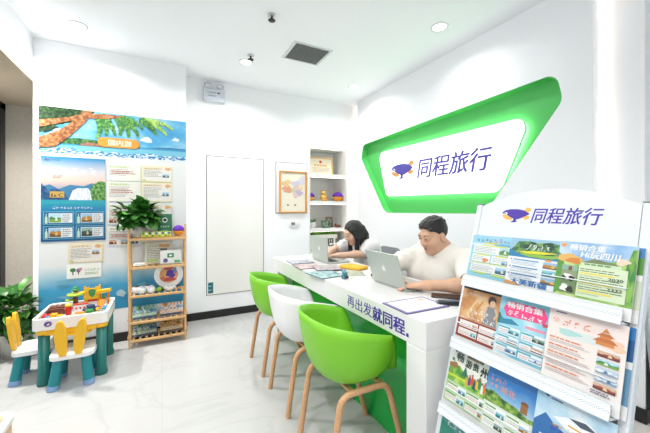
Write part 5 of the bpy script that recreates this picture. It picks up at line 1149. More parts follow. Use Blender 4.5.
def d23(b, r):
    b.R(0, 0, W, G_, ramp_mat('cream_pink_print', [(0.0, 'f8f0ec'), (0.6, 'f6ece6'), (1.0, 'f8e6e0')], scale=1/G_, axis=1))
    OG = 'e88a5a'; b.glyph(0.012, 0.172, 0.02, 0.022, 1, OG, r).glyph(0.04, 0.168, 0.075, 0.022, 3, OG, r, 0.1).R(0.018, 0.205, 0.03, 0.004, '8a7ab0')
    b.P(blobp(0.1, 0.146, 0.07, 0.012, 3), 'dfe8e4').P(blobp(0.06, 0.15, 0.03, 0.010, 4), 'b4dcd8').P(blobp(0.165, 0.15, 0.03, 0.015, 5), 'f4cdb0')
    TP = 'd98a4a'; b.R(0.128, 0.142, 0.042, 0.01, TP).P([(0.12, 0.152), (0.178, 0.152), (0.165, 0.163), (0.133, 0.163)], 'c8743a').R(0.136, 0.163, 0.026, 0.006, TP).P([(0.128, 0.169), (0.17, 0.169), (0.158, 0.178), (0.14, 0.178)], 'c8743a').P([(0.14, 0.180), (0.158, 0.180), (0.149, 0.194)], TP)
    for k, kd in enumerate(('red', 'green', 'snow', 'snow', 'red')):
        y = 0.112-k*0.023; b.lines(0.010, y+0.010, 0.09, 1, 0.01, 0.004, OG, r).lines(0.010, y+0.003, 0.115, 2, 0.005, 0.0018, 'c8b4b0', r).photo(0.135, y-0.002, 0.05, 0.017, kd, r)
    b.lines(0.13, 0.010, 0.05, 2, 0.006, 0.003, '7a7a88', r)
def d31(b, r):
    b.R(0, 0.08, W, 0.135, 'f2f6ea').P([(0, 0.13), (0.02, 0.15), (0.05, 0.15), (0.08, 0.125), (0.12, 0.13), (0.196, 0.11), (0.196, 0.08), (0, 0.08)], ramp_mat('meadow_print', [(0.4, '4f9a3a'), (0.52, '8fc84a'), (0.62, 'c8de70')], 30))
    b.P([(0, 0.15), (0.03, 0.16), (0.045, 0.145), (0.03, 0.135), (0, 0.135)], 'a87a4a').P([(0.06, 0.12), (0.075, 0.16), (0.09, 0.12)], '2f7a5a').P([(0.125, 0.115), (0.14, 0.15), (0.155, 0.115)], '2f8a6a').P([(0.15, 0.11), (0.168, 0.145), (0.185, 0.11)], '4fa04a')
    b.P([(0, 0.10), (W, 0.105), (W, 0.112), (0, 0.107)], 'd8e83a')
    for k, c in enumerate(('e0b04a', '6a4a8a', 'd8502a', '2f4f6a', 'e8c83a', '3f8f5a', 'f0f0e8', 'e87a2a', 'e8d050')):
        x = 0.082+k*0.011; y = 0.092+0.006*(k % 3); b.P([(x, y), (x+0.012, y), (x+0.010, y+0.03), (x+0.002, y+0.032)], c).P(ellp(x+0.006, y+0.036, 0.004, 0.005, 8), 'b07a58')
    BL = '1f3f33'
    b.T('畅', 0.030, 0.168, 0.032, 0.034, BL, bold=0.02).T('游', 0.072, 0.160, 0.028, 0.030, BL, bold=0.03).T('贵', 0.104, 0.160, 0.026, 0.030, BL, bold=0.03).T('州', 0.138, 0.152, 0.032, 0.036, BL, bold=0.03)
    b.R(0.075, 0.196, 0.07, 0.009, '5a4a2a').glyph(0.079, 0.1975, 0.06, 0.006, 8, 'e8d8b0', r).P([(0.012, 0.16), (0.018, 0.165), (0.024, 0.155), (0.018, 0.175), (0.01, 0.172)], '4a8a5a').R(0.02, 0.2, 0.008, 0.006, '5a3aa0').R(0.032, 0.2, 0.02, 0.004, '8a7ab0')
    b.R(0, 0, W, 0.08, 'bfe0a8'); cards(b, r, 0.005, 0.004, 0.186, 0.074, 2, 2, ['blue', 'dark', 'teal', 'gold'], 'f6faf2', 'e0a090', 0.36, '6fb04a')
def d32(b, r):
    b.R(0, 0.09, W, 0.125, ramp_mat('blue_dusk_print', [(0.0, 'e8d4c8'), (0.45, 'e4dcda'), (0.6, 'd0dcea'), (0.8, '7fb4e0'), (1.0, '2f7fc8')], scale=1/G_, axis=1, distort=40, mixn=0.12))
    b.P([(0, 0.125), (0.03, 0.132), (0.07, 0.118), (0.11, 0.115), (0.15, 0.10), (0.196, 0.105), (0.196, 0.085), (0, 0.085)], ramp_mat('hedge_print', [(0.4, '2f5a2a'), (0.52, '6a9a3a'), (0.62, 'a0c050')], 50))
    b.R(0.125, 0.108, 0.022, 0.028, '9a6a3a').P([(0.122, 0.136), (0.15, 0.136), (0.143, 0.146), (0.129, 0.146)], '7a4f2a').glyph(0.012, 0.165, 0.06, 0.02, 4, 'f09a6a', r).T('湖北', 0.05, 0.138, 0.055, 0.024, 'f0a070', bold=0.0).glyph(0.01, 0.142, 0.036, 0.018, 2, 'f0b080', r)
    b.R(0, 0, W, 0.088, 'e2efdc'); cards(b, r, 0.004, 0.003, 0.16, 0.08, 2, 2, ['teal', 'gold', 'dark', 'blue'], 'f8faf4', 'a8b0a0', 0.4, '7fb06a')
    b.P([(0.165, 0.02), (0.196, 0.02), (0.196, 0.10), (0.18, 0.08)], '4f8a3a')
def d33(b, r):
    b.R(0, 0, W, G_, ramp_mat('ice_blue_print', [(0.36, '8fc4e4'), (0.52, 'c8e4f2'), (0.66, 'f2f8fa')], 7))
    b.P([(0.02, 0.21), (0.035, 0.21), (0.03, 0.202)], '5a3aa0').R(0.04, 0.202, 0.03, 0.004, '6a6a9a').P([(0, 0.12), (0.03, 0.155), (0.06, 0.13), (0.1, 0.12), (0.08, 0.07), (0, 0.06)], '2f6fb0')
    b.P([(0.05, 0.155), (0.12, 0.185), (0.14, 0.18), (0.19, 0.15), (0.15, 0.135), (0.09, 0.135)], 'f6f8fa').P([(0.09, 0.172), (0.13, 0.178), (0.16, 0.165), (0.12, 0.160)], '4a5a6a').P([(0.09, 0.148), (0.17, 0.142), (0.17, 0.146), (0.09, 0.153)], 'e8b04a')
    b.glyph(0.045, 0.112, 0.1, 0.026, 4, '3f3fa0', r, 0.1).glyph(0.05, 0.128, 0.09, 0.012, 6, 'f0b040', r); b.R(0.02, 0.01, 0.15, 0.08, 'f2f8fc'); cards(b, r, 0.02, 0.01, 0.15, 0.08, 2, 2, ['snow', 'blue', 'teal', 'gold'], 'ffffff', 'a0b0c0', 0.4)
def dx(c1, c2, c3):
    def f(b, r): b.R(0, 0.16, W, 0.055, c1).P([(0, 0.1), (W, 0.12), (W, 0.18), (0.1, 0.165), (0, 0.19)], c2).R(0, 0, W, 0.1, c3).glyph(0.03, 0.18, 0.12, 0.022, 5, 'f4f4ee', r)
    return f
YC = [0.832, 0.658, 0.484]
brochure(YC[0], 0, 0.004, d11, 'pale blue brochure in the left place of the top row of the brochure stand', seed=1)
brochure(YC[1], 0, 0.014, d12, 'brochure with green mountains and big blue characters, middle of the stand\'s top row', seed=2)
brochure(YC[2], 0, 0.026, d13, 'sky and green panda brochure in the right place of the stand\'s top row', seed=3)
brochure(YC[0], 1, 0.004, d21, 'orange and brown-red brochure with a seated woman printed on it', seed=4)
brochure(YC[1], 1, 0.014, d22, 'cyan brochure with a pink outlined white title, middle of the second row', seed=5)
brochure(YC[2], 1, 0.026, d23, 'cream brochure with an orange temple in the right place of the second row', seed=6)
brochure(YC[0], 2, 0.004, d31, 'white and meadow green brochure with black characters in the third row', seed=7)
brochure(YC[1], 2, 0.014, d32, 'dusk sky brochure with orange characters and a brown tower in the third row', seed=8)
brochure(YC[2], 2, 0.026, d33, 'ice blue brochure with a white ship in the right place of the third row', seed=9)
brochure(YC[2]-0.010, 0, 0.012, dx('4f8fc0', '5f9f4a', 'd8e4c8'), 'brochure peeping out behind the panda brochure in the top row', seed=12)
brochure(YC[2]-0.010, 1, 0.012, dx('2f7fc0', '1f5f98', '6f9fc0'), 'deep blue brochure peeping out behind the cream temple brochure', seed=13)
brochure(YC[0]-0.01, 3, 0.004, dx('4fa0a0', '2f8f7a', 'c8e0c8'), 'teal brochure in the left place of the bottom row', seed=14)
brochure(YC[1], 3, 0.014, dx('d8c8a0', 'b89a6a', 'f0e8d8'), 'sand coloured brochure in the middle of the bottom row', seed=15)
brochure(YC[2], 3, 0.026, dx('8fc0e0', '5f90b8', 'e8f0f4'), 'light blue brochure in the right place of the bottom row', seed=16)
# ------------------------------------------------------------------ people: signed distance bodies turned into one continuous surface
class SDF:
    def __init__(s, lo, hi, h):
        s.lo = np.array(lo, np.float32); s.h = h; s.n = np.ceil((np.array(hi)-np.array(lo))/h).astype(int)+1
        s.D = np.full(tuple(s.n), 0.5, np.float32)
    def _win(s, lo, hi, pad):
        a = np.maximum(0, np.floor((np.minimum(lo, hi)-pad-s.lo)/s.h).astype(int)); b = np.minimum(s.n, np.ceil((np.maximum(lo, hi)+pad-s.lo)/s.h).astype(int)+1)
        if np.any(b <= a): return None, None
        sl = tuple(slice(a[i], b[i]) for i in range(3))
        ax = [s.lo[i]+s.h*np.arange(a[i], b[i], dtype=np.float32) for i in range(3)]
        return sl, np.meshgrid(*ax, indexing='ij')
    def _put(s, sl, d, k, op):
        A = s.D[sl]
        if op == 'sub':
            d = -d
            if k > 0: h = np.maximum(k-np.abs(A-d), 0)/k; s.D[sl] = np.maximum(A, d)+h*h*k*0.25
            else: s.D[sl] = np.maximum(A, d)
        else:
            if k > 0: h = np.maximum(k-np.abs(A-d), 0)/k; s.D[sl] = np.minimum(A, d)-h*h*k*0.25
            else: s.D[sl] = np.minimum(A, d)
    def cap(s, a, b, ra, rb=None, k=0.02, op='add'):
        rb = ra if rb is None else rb; a = np.array(a, np.float32); b = np.array(b, np.float32); R = max(ra, rb)
        sl, g = s._win(np.minimum(a, b), np.maximum(a, b), R+k+3*s.h)
        if sl is None: return s
        ab = b-a; L = max(1e-9, float(ab@ab)); t = sum((g[i]-a[i])*ab[i] for i in range(3))/L; t = np.clip(t, 0, 1)
        d = np.sqrt(sum((g[i]-a[i]-t*ab[i])**2 for i in range(3)))-(ra+(rb-ra)*t); s._put(sl, d, k, op); return s
    def ell(s, c, r, k=0.02, R=None, op='add'):
        c = np.array(c, np.float32); r = np.array(r, np.float32); m = float(r.max())
        sl, g = s._win(c, c, m+k+3*s.h)
        if sl is None: return s
        q = [g[i]-c[i] for i in range(3)]
        if R is not None: q = [sum(float(R[j][i])*q[j] for j in range(3)) for i in range(3)]
        k0 = np.sqrt(sum((q[i]/r[i])**2 for i in range(3))); k1 = np.sqrt(sum((q[i]/r[i]**2)**2 for i in range(3)))
        d = k0*(k0-1)/np.maximum(k1, 1e-6); s._put(sl, d, k, op); return s
    def half(s, p, n, k=0.0, box=None):
        """cut away the side the normal points to (inside an optional box)"""
        p = np.array(p, np.float32); n = np.array(n, np.float32); n = n/np.linalg.norm(n)
        lo, hi = (s.lo, s.lo+s.n*s.h) if box is None else box
        sl, g = s._win(np.array(lo), np.array(hi), 0)
        d = sum((g[i]-p[i])*n[i] for i in range(3)); A = s.D[sl]; s.D[sl] = np.maximum(A, d); return s
    def mesh(s):
        D = s.D; S = D < 0; nx, ny, nz = D.shape
        acc = np.zeros((nx-1, ny-1, nz-1, 3), np.float32); cnt = np.zeros((nx-1, ny-1, nz-1), np.float32)
        quads = []
        def cells(ax, sl0, sl1):
            pass
        for ax in range(3):
            s0 = [slice(None)]*3; s1 = [slice(None)]*3; s0[ax] = slice(0, -1); s1[ax] = slice(1, None)
            A, B = D[tuple(s0)], D[tuple(s1)]; X = (A < 0) != (B < 0); I = np.argwhere(X)
            if len(I) == 0: continue
            a = A[X]; bb = B[X]; t = a/(a-bb); P = I.astype(np.float32); P[:, ax] += t
            o = [k for k in range(3) if k != ax]; ids = []
            ok = np.ones(len(I), bool)
            for d0, d1 in ((0, 0), (-1, 0), (-1, -1), (0, -1)):
                J = I.copy(); J[:, o[0]] += d0; J[:, o[1]] += d1
                ok &= (J[:, o[0]] >= 0) & (J[:, o[1]] >= 0) & (J[:, o[0]] < acc.shape[o[0]]) & (J[:, o[1]] < acc.shape[o[1]]); ids.append(J)
            ids = [J[ok] for J in ids]; P = P[ok]; neg = a[ok] < 0
            for J in ids:
                np.add.at(acc, (J[:, 0], J[:, 1], J[:, 2]), P); np.add.at(cnt, (J[:, 0], J[:, 1], J[:, 2]), 1)
            quads.append((ids, neg, ax))
        idx = -np.ones(cnt.shape, np.int64); M = cnt > 0; idx[M] = np.arange(M.sum())
        V = acc[M]/cnt[M][:, None]; V = V*s.h+s.lo; F = []
        for ids, neg, ax in quads:
            q = np.stack([idx[J[:, 0], J[:, 1], J[:, 2]] for J in ids], 1); flip = neg if ax == 1 else ~neg
            q[flip] = q[flip][:, ::-1]; F.append(q)
        return V, np.concatenate(F)
def sdf_obj(name, s, mats, parent, root, facemat=None, smooth_it=2, extra=None):
    V, F = s.mesh()
    for _ in range(smooth_it):
        acc = np.zeros_like(V); c = np.zeros(len(V), np.float32)
        for i in range(4):
            a = F[:, i]; b_ = F[:, (i+1) % 4]; np.add.at(acc, a, V[b_]); np.add.at(c, a, 1); np.add.at(acc, b_, V[a]); np.add.at(c, b_, 1)
        V = V*0.5+0.5*acc/np.maximum(c, 1)[:, None]
    o0 = np.array(root.location, np.float32)
    me = bpy.data.meshes.new(name); VV = V-o0; FF = [list(map(int, f)) for f in F]
    mi = np.zeros(len(F), int)
    if facemat is not None: mi = facemat(V[F].mean(1))
    mi = list(map(int, mi)); VL = [tuple(map(float, v)) for v in VV]
    if extra is not None:
        b = extra; off = len(VL); VL += [tuple(v-Vector(o0)) for v in b.v]; base = len(mats); mats = mats+b.mats
        FF += [[i+off for i in f] for f in b.f]; mi += [base+m for m in b.mi]
    me.from_pydata(VL, [], FF)
    for m in mats: me.materials.append(m)
    me.polygons.foreach_set('material_index', mi); me.polygons.foreach_set('use_smooth', [True]*len(FF)); me.update()
    o = bpy.data.objects.new(name, me); COL.objects.link(o); o.parent = parent; return o
def frame(origin, fwd, up):
    f = Vector(fwd).normalized(); l = Vector(up).cross(f).normalized(); u = f.cross(l)
    return Matrix(((f.x, l.x, u.x, origin[0]), (f.y, l.y, u.y, origin[1]), (f.z, l.z, u.z, origin[2]), (0, 0, 0, 1)))
def head_sdf(s, M, sc=1.0, fem=False):
    R = [[M[i][j] for j in range(3)] for i in range(3)]
    P = lambda x, y, z: tuple(M @ Vector((x*sc, y*sc, z*sc)))
    E = lambda c, r, k=0.02, op='add': s.ell(P(*c), [q*sc for q in r], k*sc, R, op)
    C = lambda a, b, ra, rb, k=0.015, op='add': s.cap(P(*a), P(*b), ra*sc, rb*sc, k*sc, op)
    jw = 0.049 if fem else 0.053
    E((-0.014, 0, 0.036), (0.094, 0.075, 0.084)); E((0.022, 0, -0.030), (0.066, 0.062, 0.080), 0.03)
    E((0.030, 0, -0.070), (0.048, jw, 0.040), 0.03); E((0.066, 0, -0.094), (0.022, 0.026, 0.018), 0.025)
    for y in (-1, 1):
        E((0.052, y*0.040, -0.028), (0.032, 0.026, 0.030), 0.02)               # cheeks
        E((0.100, y*0.032, 0.012), (0.020, 0.021, 0.013), 0.012, 'sub')        # sockets
        E((0.080, y*0.032, 0.011), (0.0135, 0.0165, 0.0115), 0.004)            # lids
        E((-0.008, y*0.077, -0.004), (0.019, 0.009, 0.031), 0.006); E((-0.004, y*0.084, -0.002), (0.009, 0.005, 0.016), 0.004, 'sub'); E((0.000, y*0.077, -0.026), (0.010, 0.008, 0.010), 0.006)
        E((0.098, y*0.013, -0.026), (0.011, 0.010, 0.009), 0.007)              # nostril wings
    C((0.078, -0.036, 0.032), (0.078, 0.036, 0.032), 0.013, 0.013, 0.02)
    C((0.086, 0, 0.022), (0.105, 0, -0.020), 0.007, 0.011, 0.012); E((0.108, 0, -0.021), (0.010, 0.011, 0.009), 0.008)
    E((0.082, 0, -0.052), (0.016, 0.024, 0.008), 0.008); E((0.080, 0, -0.064), (0.015, 0.021, 0.008), 0.007); E((0.098, 0, -0.0575), (0.012, 0.026, 0.0022), 0.004, 'sub')
def face_extra(b, M, sc=1.0, brow=None, lip=None, eye_w=0.55):
    def add(c, r, m, nu=14, nv=8): b.ell((0, 0, 0), (r[0]*sc, r[1]*sc, r[2]*sc), m, nu, nv, M=M @ Matrix.Translation(Vector(c)*sc))
    EW = mat('efe9e4', 0.3); EI = mat('1c120e', 0.2)
    for y in (-1, 1):
        add((0.0855, y*0.032, 0.0085), (0.0095, 0.0125, 0.0048), EW); add((0.0925, y*0.032, 0.0088), (0.0045, 0.0052, 0.0046), EI, 10, 6)
        b.tube([M @ (Vector(p)*sc) for p in ((0.0885, y*0.018, 0.010), (0.0945, y*0.027, 0.0145), (0.0935, y*0.037, 0.0142), (0.085, y*0.047, 0.0100))], 0.0015*sc, EI, 6)
        b.tube([M @ (Vector(p)*sc) for p in ((0.0915, y*0.016, 0.030), (0.0925, y*0.028, 0.035), (0.087, y*0.042, 0.034), (0.077, y*0.052, 0.027))], [0.0022*sc, 0.0032*sc, 0.0030*sc, 0.0014*sc], brow, 8)
    for z, rz, w_ in ((-0.0525, 0.0048, 0.020), (-0.0632, 0.0055, 0.018)): add((0.0885, 0, z), (0.0105, w_, rz), lip, 16, 8)
def hand_sdf(s, wrist, d, n, thumb, sc=1.0, curl=0.5):
    """wrist point, d = direction of the fingers, n = palm normal, thumb = side the thumb leaves from"""
    w_ = Vector(wrist); d = Vector(d).normalized(); th = Vector(thumb); th = (th-d*th.dot(d)).normalized(); n = Vector(n); n = (n-d*n.dot(d)-th*n.dot(th)).normalized()
    q = lambda a, b_, c: tuple(w_+(d*a+th*b_+n*c)*sc)
    s.cap(q(-0.03, 0, 0), q(0.02, 0.004, 0), 0.026*sc, 0.024*sc, 0.02)
    for y in (-0.028, -0.010, 0.010, 0.026): s.cap(q(0.022, y*0.75, -0.002), q(0.086, y, -0.004), 0.0145*sc, 0.0125*sc, 0.014)
    s.cap(q(0.03, 0.022, 0.008), q(0.055, 0.028, 0.008), 0.017*sc, 0.012*sc, 0.012)
    for y, L, dy in ((0.029, 0.070, 0.10), (0.0098, 0.078, 0.02), (-0.0098, 0.072, -0.05), (-0.028, 0.057, -0.14)):
        p = Vector((0.088, y, -0.004)); a = curl*0.5; r_ = 0.0088
        for i, f in enumerate((0.46, 0.30, 0.24)):
            v = Vector((math.cos(a), dy, math.sin(a))).normalized()*L*f; p2 = p+v
            s.cap(q(*p), q(*p2), (r_-0.0007*i)*sc, (r_-0.0007*(i+1))*sc, 0.0035); p = p2; a += curl*(0.55 if i == 0 else 0.45)
    p0, p1, p2, p3 = (0.028, 0.026, 0.006), (0.058, 0.047, 0.014), (0.084, 0.057, 0.018), (0.106, 0.060, 0.020)
    s.cap(q(*p0), q(*p1), 0.0155*sc, 0.0115*sc, 0.012); s.cap(q(*p1), q(*p2), 0.0105*sc, 0.0098*sc, 0.004); s.cap(q(*p2), q(*p3), 0.0098*sc, 0.0080*sc, 0.003)
def office_chair(loc, rz, label):
    t = thing('office_chair', label, 'office chair', loc, rz, 'grey office chairs behind the counter'); GC = mat('8e9297', 0.7, name='grey_mesh_fabric'); DK = mat('2b2d30', 0.5)
    b = MB(); b.box(-0.23, 0.23, -0.23, 0.23, 0.395, 0.445, GC, 0.02, 3); b.build('seat', t)
    b = MB()
    for i in range(9):
        for j in range(2): pass
    pr = [(-0.16, 0), (0.16, 0), (0.175, 0.2), (0.155, 0.36), (-0.155, 0.36), (-0.175, 0.2)]
    b.prism(round_poly(pr, 0.06, 5), -0.012, 0.012, GC, M=Matrix.Translation((0.245, 0, 0.49)) @ Matrix.Rotation(0.12, 4, 'Y') @ Matrix(((0, 0, 1, 0), (1, 0, 0, 0), (0, 1, 0, 0), (0, 0, 0, 1))), smooth=True); b.build('backrest', t)
    b = MB(); b.tube([(0.1, 0, 0.385), (0.25, 0, 0.39), (0.275, 0, 0.48), (0.287, 0, 0.62)], 0.014, DK, 8); b.build('back_bar', t)
    b = MB(); b.lathe([(0.001, 0.09), (0.028, 0.09), (0.028, 0.25), (0.018, 0.25), (0.018, 0.38), (0.08, 0.38), (0.08, 0.393), (0.001, 0.393)], DK, 16); b.build('column', t)
    b = MB()
    for k in range(5): a = 2*PI*k/5; b.tube([(0.02*math.cos(a), 0.02*math.sin(a), 0.10), (0.24*math.cos(a), 0.24*math.sin(a), 0.07)], [0.02, 0.013], DK, 8)
    b.build('base', t)
    for k in range(5):
        a = 2*PI*k/5; b = MB(); b.lathe([(0.001, -0.012), (0.027, -0.012), (0.027, 0.012), (0.001, 0.012)], BLACK, 14, M=Matrix.Translation((0.245*math.cos(a), 0.245*math.sin(a), 0.028)) @ Matrix.Rotation(PI/2, 4, 'X')); b.build('caster', t)
    return t
SKIN_M = mat('dcae90', 0.5, spec=0.35, var=0.04, scale=25, name='skin_warm'); SKIN_F = mat('e6bda2', 0.5, spec=0.35, var=0.03, scale=25, name='skin_light')
HAIR = mat('15120f', 0.42, spec=0.5, var=0.3, scale=70, name='black_hair')
TEEM = mat('efebe2', 0.85, spec=0.2, var=0.02, scale=14, name='cream_cotton'); TEEF = mat('ecebea', 0.85, spec=0.2, name='white_cotton'); TROU = mat('2f323a', 0.8, name='dark_trousers'); SHOE = mat('e8e6e2', 0.6)
def person(loc, label, J, skin, tee, fem, hairfn, hands, h=0.004):
    t = thing('person', label, 'person', loc)
    X = 0.9 if fem else 1.0
    pel, ch, nk = Vector(J['pelvis']), Vector(J['chest']), Vector(J['neck']); shs = J['shoulders']
    M = frame(J['head'], J['face'], J['up']); hs = J.get('hs', 1.0)
    allp = [pel, ch, nk, Vector(J['head'])]+[Vector(p) for a in J['arms'] for p in a]
    lo = [min(p[i] for p in allp)-0.26 for i in range(3)]; hi = [max(p[i] for p in allp)+0.24 for i in range(3)]
    lo[2] = max(lo[2], 0.40)
    s = SDF(lo, hi, h)
    head_sdf(s, M, hs, fem)
    jb = M @ Vector((-0.022*hs, 0, -0.055*hs))
    s.cap(jb, nk, 0.050*X, 0.054*X, 0.03); s.cap(nk, ch, 0.060*X, 0.10*X, 0.04)
    s.cap(ch, pel, 0.115*X, 0.115*X, 0.05)
    for a in J['arms']:
        a0, a1, a2 = [Vector(p) for p in a]
        s.cap(nk-Vector((0, 0, 0.03)), a0, 0.055*X, 0.055*X, 0.05); s.cap(a0, a1, 0.050*X, 0.040*X, 0.02); s.cap(a1, a1.lerp(a2, 0.35), 0.039*X, 0.039*X, 0.02); s.cap(a1.lerp(a2, 0.35), a2, 0.039*X, 0.026*X, 0.02)
    for (wr, d, n, th, cu) in hands: hand_sdf(s, wr, d, n, th, 0.98*X, cu)
    ex = MB(); face_extra(ex, M, hs, mat('1d1714', 0.6), mat('b97a6c' if not fem else 'c25f62', 0.45))
    sdf_obj('body', s, [skin], t, t, extra=ex, smooth_it=1)
    # shirt
    s = SDF(lo, hi, 0.006)
    cy = (Vector(shs[0])+Vector(shs[1]))/2
    s.cap(ch+Vector((0, 0.045*X, 0)), pel+Vector((0, 0.035, 0)), 0.138*X, 0.142*X, 0.05); s.cap(ch-Vector((0, 0.045*X, 0)), pel-Vector((0, 0.035, 0)), 0.138*X, 0.142*X, 0.05)
    s.cap(nk-Vector((0, 0, 0.018)), ch, 0.074*X, 0.12*X, 0.05)
    for q in J.get('belly', ()): s.cap(q[0], q[1], q[2], q[2], 0.05)
    for a in J['arms']:
        a0, a1, a2 = [Vector(p) for p in a]; e = a0.lerp(a1, J.get('sleeve', 0.78))
        s.cap(nk-Vector((0, 0, 0.045)), a0-Vector((0, 0, 0.006)), 0.062*X, 0.070*X, 0.05); s.cap(a0, e, 0.072*X, 0.066*X, 0.03); s.cap(ch, a0, 0.11*X, 0.07*X, 0.04)
        # a few cloth folds
        for k in range(3): f = a0.lerp(e, 0.3+0.28*k); s.ell(f+Vector((0, 0, 0.058)), (0.014, 0.05, 0.016), 0.02)
    for a in J['arms']:
        a0, a1, a2 = [Vector(p) for p in a]; d = (a1-a0).normalized(); e = a0.lerp(a1, J.get('sleeve', 0.78)); s.cap(e+d*0.062, e+d*0.16, 0.060, 0.075, 0, 'sub')
        s.half(e+d*0.02, d, box=(np.array(e+d*0.02)-0.085, np.array(e+d*0.02)+0.085)) if False else None
    nd = (Vector(jb)-nk).normalized(); s.cap(nk+nd*0.045, nk+nd*0.2, 0.064*X, 0.095*X, 0, 'sub')
    s.half(pel-Vector((0, 0, 0.055)), (0, 0, -1))
    sh = sdf_obj('t_shirt', s, [tee], t, t, smooth_it=3)
    # trousers and shoes
    hp = [pel+Vector((-0.02, y, -0.03)) for y in (-0.085, 0.085)]; kn = [Vector(p) for p in J['knees']]; an = [Vector(p) for p in J['ankles']]
    L = hp+kn+an; lo2 = [min(p[i] for p in L)-0.2 for i in range(3)]; hi2 = [max(p[i] for p in L)+0.2 for i in range(3)]; lo2[2] = 0.0
    s = SDF(lo2, hi2, 0.009); s.cap(pel+Vector((0.0, -0.05, 0)), pel+Vector((0, 0.05, 0)), 0.118*X, 0.118*X, 0.04)
    for a, b_, c in zip(hp, kn, an): s.cap(a, b_, 0.088*X, 0.066*X, 0.04); s.cap(b_, c, 0.066*X, 0.050*X, 0.03)
    s.half((0, 0, 0.07), (0, 0, -1)); s.half(pel+Vector((0, 0, 0.06)), (0, 0, 1)); sdf_obj('trousers', s, [TROU], t, t, smooth_it=2)
    for c in an:
        b = MB(); b.ell((c.x-0.06, c.y, 0.040), (0.13, 0.045, 0.036), SHOE, 18, 10); b.box(c.x-0.19, c.x+0.07, c.y-0.042, c.y+0.042, 0.001, 0.02, mat('f2f2f0', 0.6), 0.009, 2); b.ell((c.x, c.y, 0.07), (0.05, 0.04, 0.035), SHOE, 14, 8); b.bw('shoe', t)
    hairfn(t, M, hs)
    return t
def hair_short(t, M, sc):
    R = [[M[i][j] for j in range(3)] for i in range(3)]; P = lambda x, y, z: tuple(M @ Vector((x*sc, y*sc, z*sc))); c = np.array(P(0, 0, 0.04)); s = SDF(c-0.16, c+0.16, 0.0035)
    s.ell(P(-0.018, 0, 0.038), (0.098*sc, 0.0805*sc, 0.088*sc), 0, R); s.ell(P(0.012, 0, 0.080), (0.076*sc, 0.062*sc, 0.042*sc), 0.02, R); s.ell(P(-0.03, 0, 0.080), (0.07*sc, 0.062*sc, 0.043*sc), 0.02, R)
    n = M.to_3x3() @ Vector((0.86, 0, -0.95)); s.half(P(0.0, 0, 0.010), n)
    s.ell(P(0.100, 0, 0.020), (0.062*sc, 0.105*sc, 0.050*sc), 0.004, R, 'sub')
    for y in (-1, 1): s.ell(P(0.0, y*0.085, -0.006), (0.026*sc, 0.018*sc, 0.036*sc), 0.004, R, 'sub')
    rr = random.Random(2)
    for k in range(60):
        a = rr.uniform(-0.9, 0.9); x = rr.uniform(-0.08, 0.06); zt = 0.042+0.083*math.sqrt(max(0, 1-((x+0.018)/0.099)**2-(math.sin(a)*0.85)**2)); p = Vector((x, math.sin(a)*0.068, zt)); q = p+Vector((0.018, rr.uniform(-.006, .006), 0.002)); s.cap(P(*p), P(*q), 0.010, 0.004, 0.010)
    sdf_obj('hair', s, [HAIR], t, t, smooth_it=1)
def hair_long(t, M, sc):
    R = [[M[i][j] for j in range(3)] for i in range(3)]; P = lambda x, y, z: tuple(M @ Vector((x*sc, y*sc, z*sc))); c = np.array(P(0, 0, -0.06)); s = SDF(c-0.34, c+0.30, 0.005)
    s.ell(P(-0.020, 0, 0.036), (0.103*sc, 0.088*sc, 0.096*sc), 0, R)
    s.ell(P(0.085, 0, -0.01), (0.085*sc, 0.062*sc, 0.084*sc), 0.01, R, 'sub'); s.half(P(0.01, 0, -0.005), M.to_3x3() @ Vector((0.55, 0, -1.0)))
    Z = Vector((0, 0, 1)); top = lambda x, y, z: Vector(P(x, y, z))
    for y, ox in ((-1, 0.0), (1, 0.01)):
        for k in range(11):
            f = k/10; x0 = 0.040-0.13*f; y0 = y*(0.074-0.020*max(0, f-0.5)); a = top(x0, y0, 0.045-0.02*f); b_ = top(x0-0.008, y*0.086, -0.045)
            e = Vector((b_.x+0.015-0.02*(1-f)+0.02*math.sin(k*1.7), b_.y+(0.012 if y > 0 else -0.004)+0.012*math.sin(k*2.3), b_.z-0.13-0.035*math.sin(k*1.3)-0.02*(1-f)))
            s.cap(a, b_, 0.013, 0.014, 0.016); s.cap(b_, e, 0.0145, 0.007, 0.012)
    for k in range(9):
        y0 = -0.06+0.015*k; a = top(-0.10, y0, 0.02); b_ = top(-0.105, y0*1.1, -0.07); e = Vector((b_.x+0.03, b_.y, b_.z-0.13)); s.cap(a, b_, 0.016, 0.016, 0.016); s.cap(b_, e, 0.015, 0.008, 0.012)
    sdf_obj('hair', s, [HAIR], t, t, smooth_it=2)
PY = 1.535
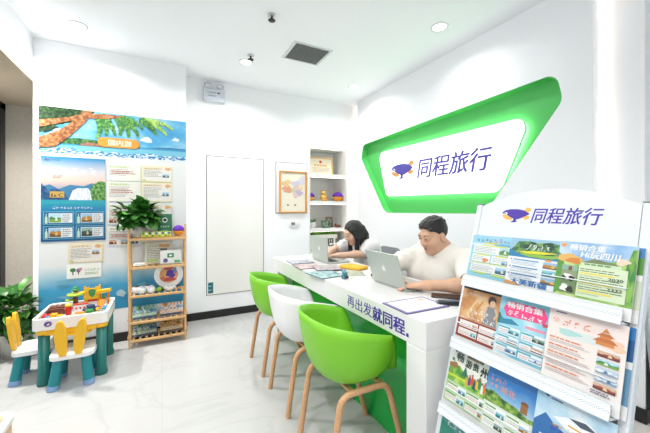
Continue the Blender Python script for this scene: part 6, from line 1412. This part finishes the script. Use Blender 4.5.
person((1.93, PY, 0.45), 'man with short black hair in a cream T-shirt typing at the nearer laptop',
    dict(pelvis=(1.80, PY+0.02, 0.57), chest=(1.715, PY+0.01, 0.865), hs=0.97, belly=(((1.69, PY+0.16, 0.80), (1.72, PY+0.14, 0.60), 0.135), ((1.69, PY-0.04, 0.80), (1.73, PY-0.04, 0.60), 0.135)), neck=(1.668, PY, 0.988), head=(1.592, 1.532, 1.073), face=(-0.93, 0.03, -0.30), up=(0, 0, 1), shoulders=((1.685, 1.345, 0.965), (1.685, 1.725, 0.965)),
         arms=(((1.685, 1.365, 0.925), (1.480, 1.155, 0.836), (1.325, 1.325, 0.820)), ((1.685, 1.715, 0.925), (1.445, 1.835, 0.836), (1.375, 1.655, 0.822))),
         knees=((1.46, PY-0.13, 0.50), (1.46, PY+0.13, 0.50)), ankles=((1.50, PY-0.14, 0.08), (1.50, PY+0.14, 0.08)), sleeve=0.72), SKIN_M, TEEM, False, hair_short,
    [((1.318, 1.332, 0.819), (-0.62, 0.64, -0.10), (0, 0, -1), (0.8, 0.7, 0), 0.42), ((1.370, 1.640, 0.821), (-0.55, -0.62, -0.10), (0, 0, -1), (0.8, -0.7, 0), 0.42)])
WY = 2.63
person((1.93, WY, 0.45), 'woman with long black hair in a white T-shirt leaning over the far laptop',
    dict(pelvis=(1.87, WY, 0.56), chest=(1.815, WY-0.01, 0.82), neck=(1.745, WY-0.015, 0.945), head=(1.655, 2.612, 1.020), face=(-0.88, 0.10, -0.42), up=(0, 0, 1), hs=0.93, shoulders=((1.725, 2.455, 0.90), (1.725, 2.80, 0.90)),
         arms=(((1.765, 2.46, 0.895), (1.690, 2.50, 0.825), (1.500, 2.60, 0.812)), ((1.765, 2.79, 0.895), (1.555, 2.83, 0.835), (1.385, 2.665, 0.820))),
         knees=((1.50, WY-0.11, 0.50), (1.50, WY+0.11, 0.50)), ankles=((1.53, WY-0.11, 0.08), (1.53, WY+0.11, 0.08)), sleeve=0.70), SKIN_F, TEEF, True, hair_long,
    [((1.495, 2.602, 0.813), (-0.75, 0.30, -0.08), (0, 0, -1), (0.4, 0.9, 0), 0.5), ((1.378, 2.655, 0.820), (-0.75, -0.45, -0.10), (0, 0, -1), (0.4, -0.9, 0), 0.45)])
office_chair((1.85, PY, 0), 0.0, 'grey office chair the man in the cream T-shirt sits on')
office_chair((1.87, WY+0.05, 0), 0.0, 'grey office chair the long-haired woman sits on')
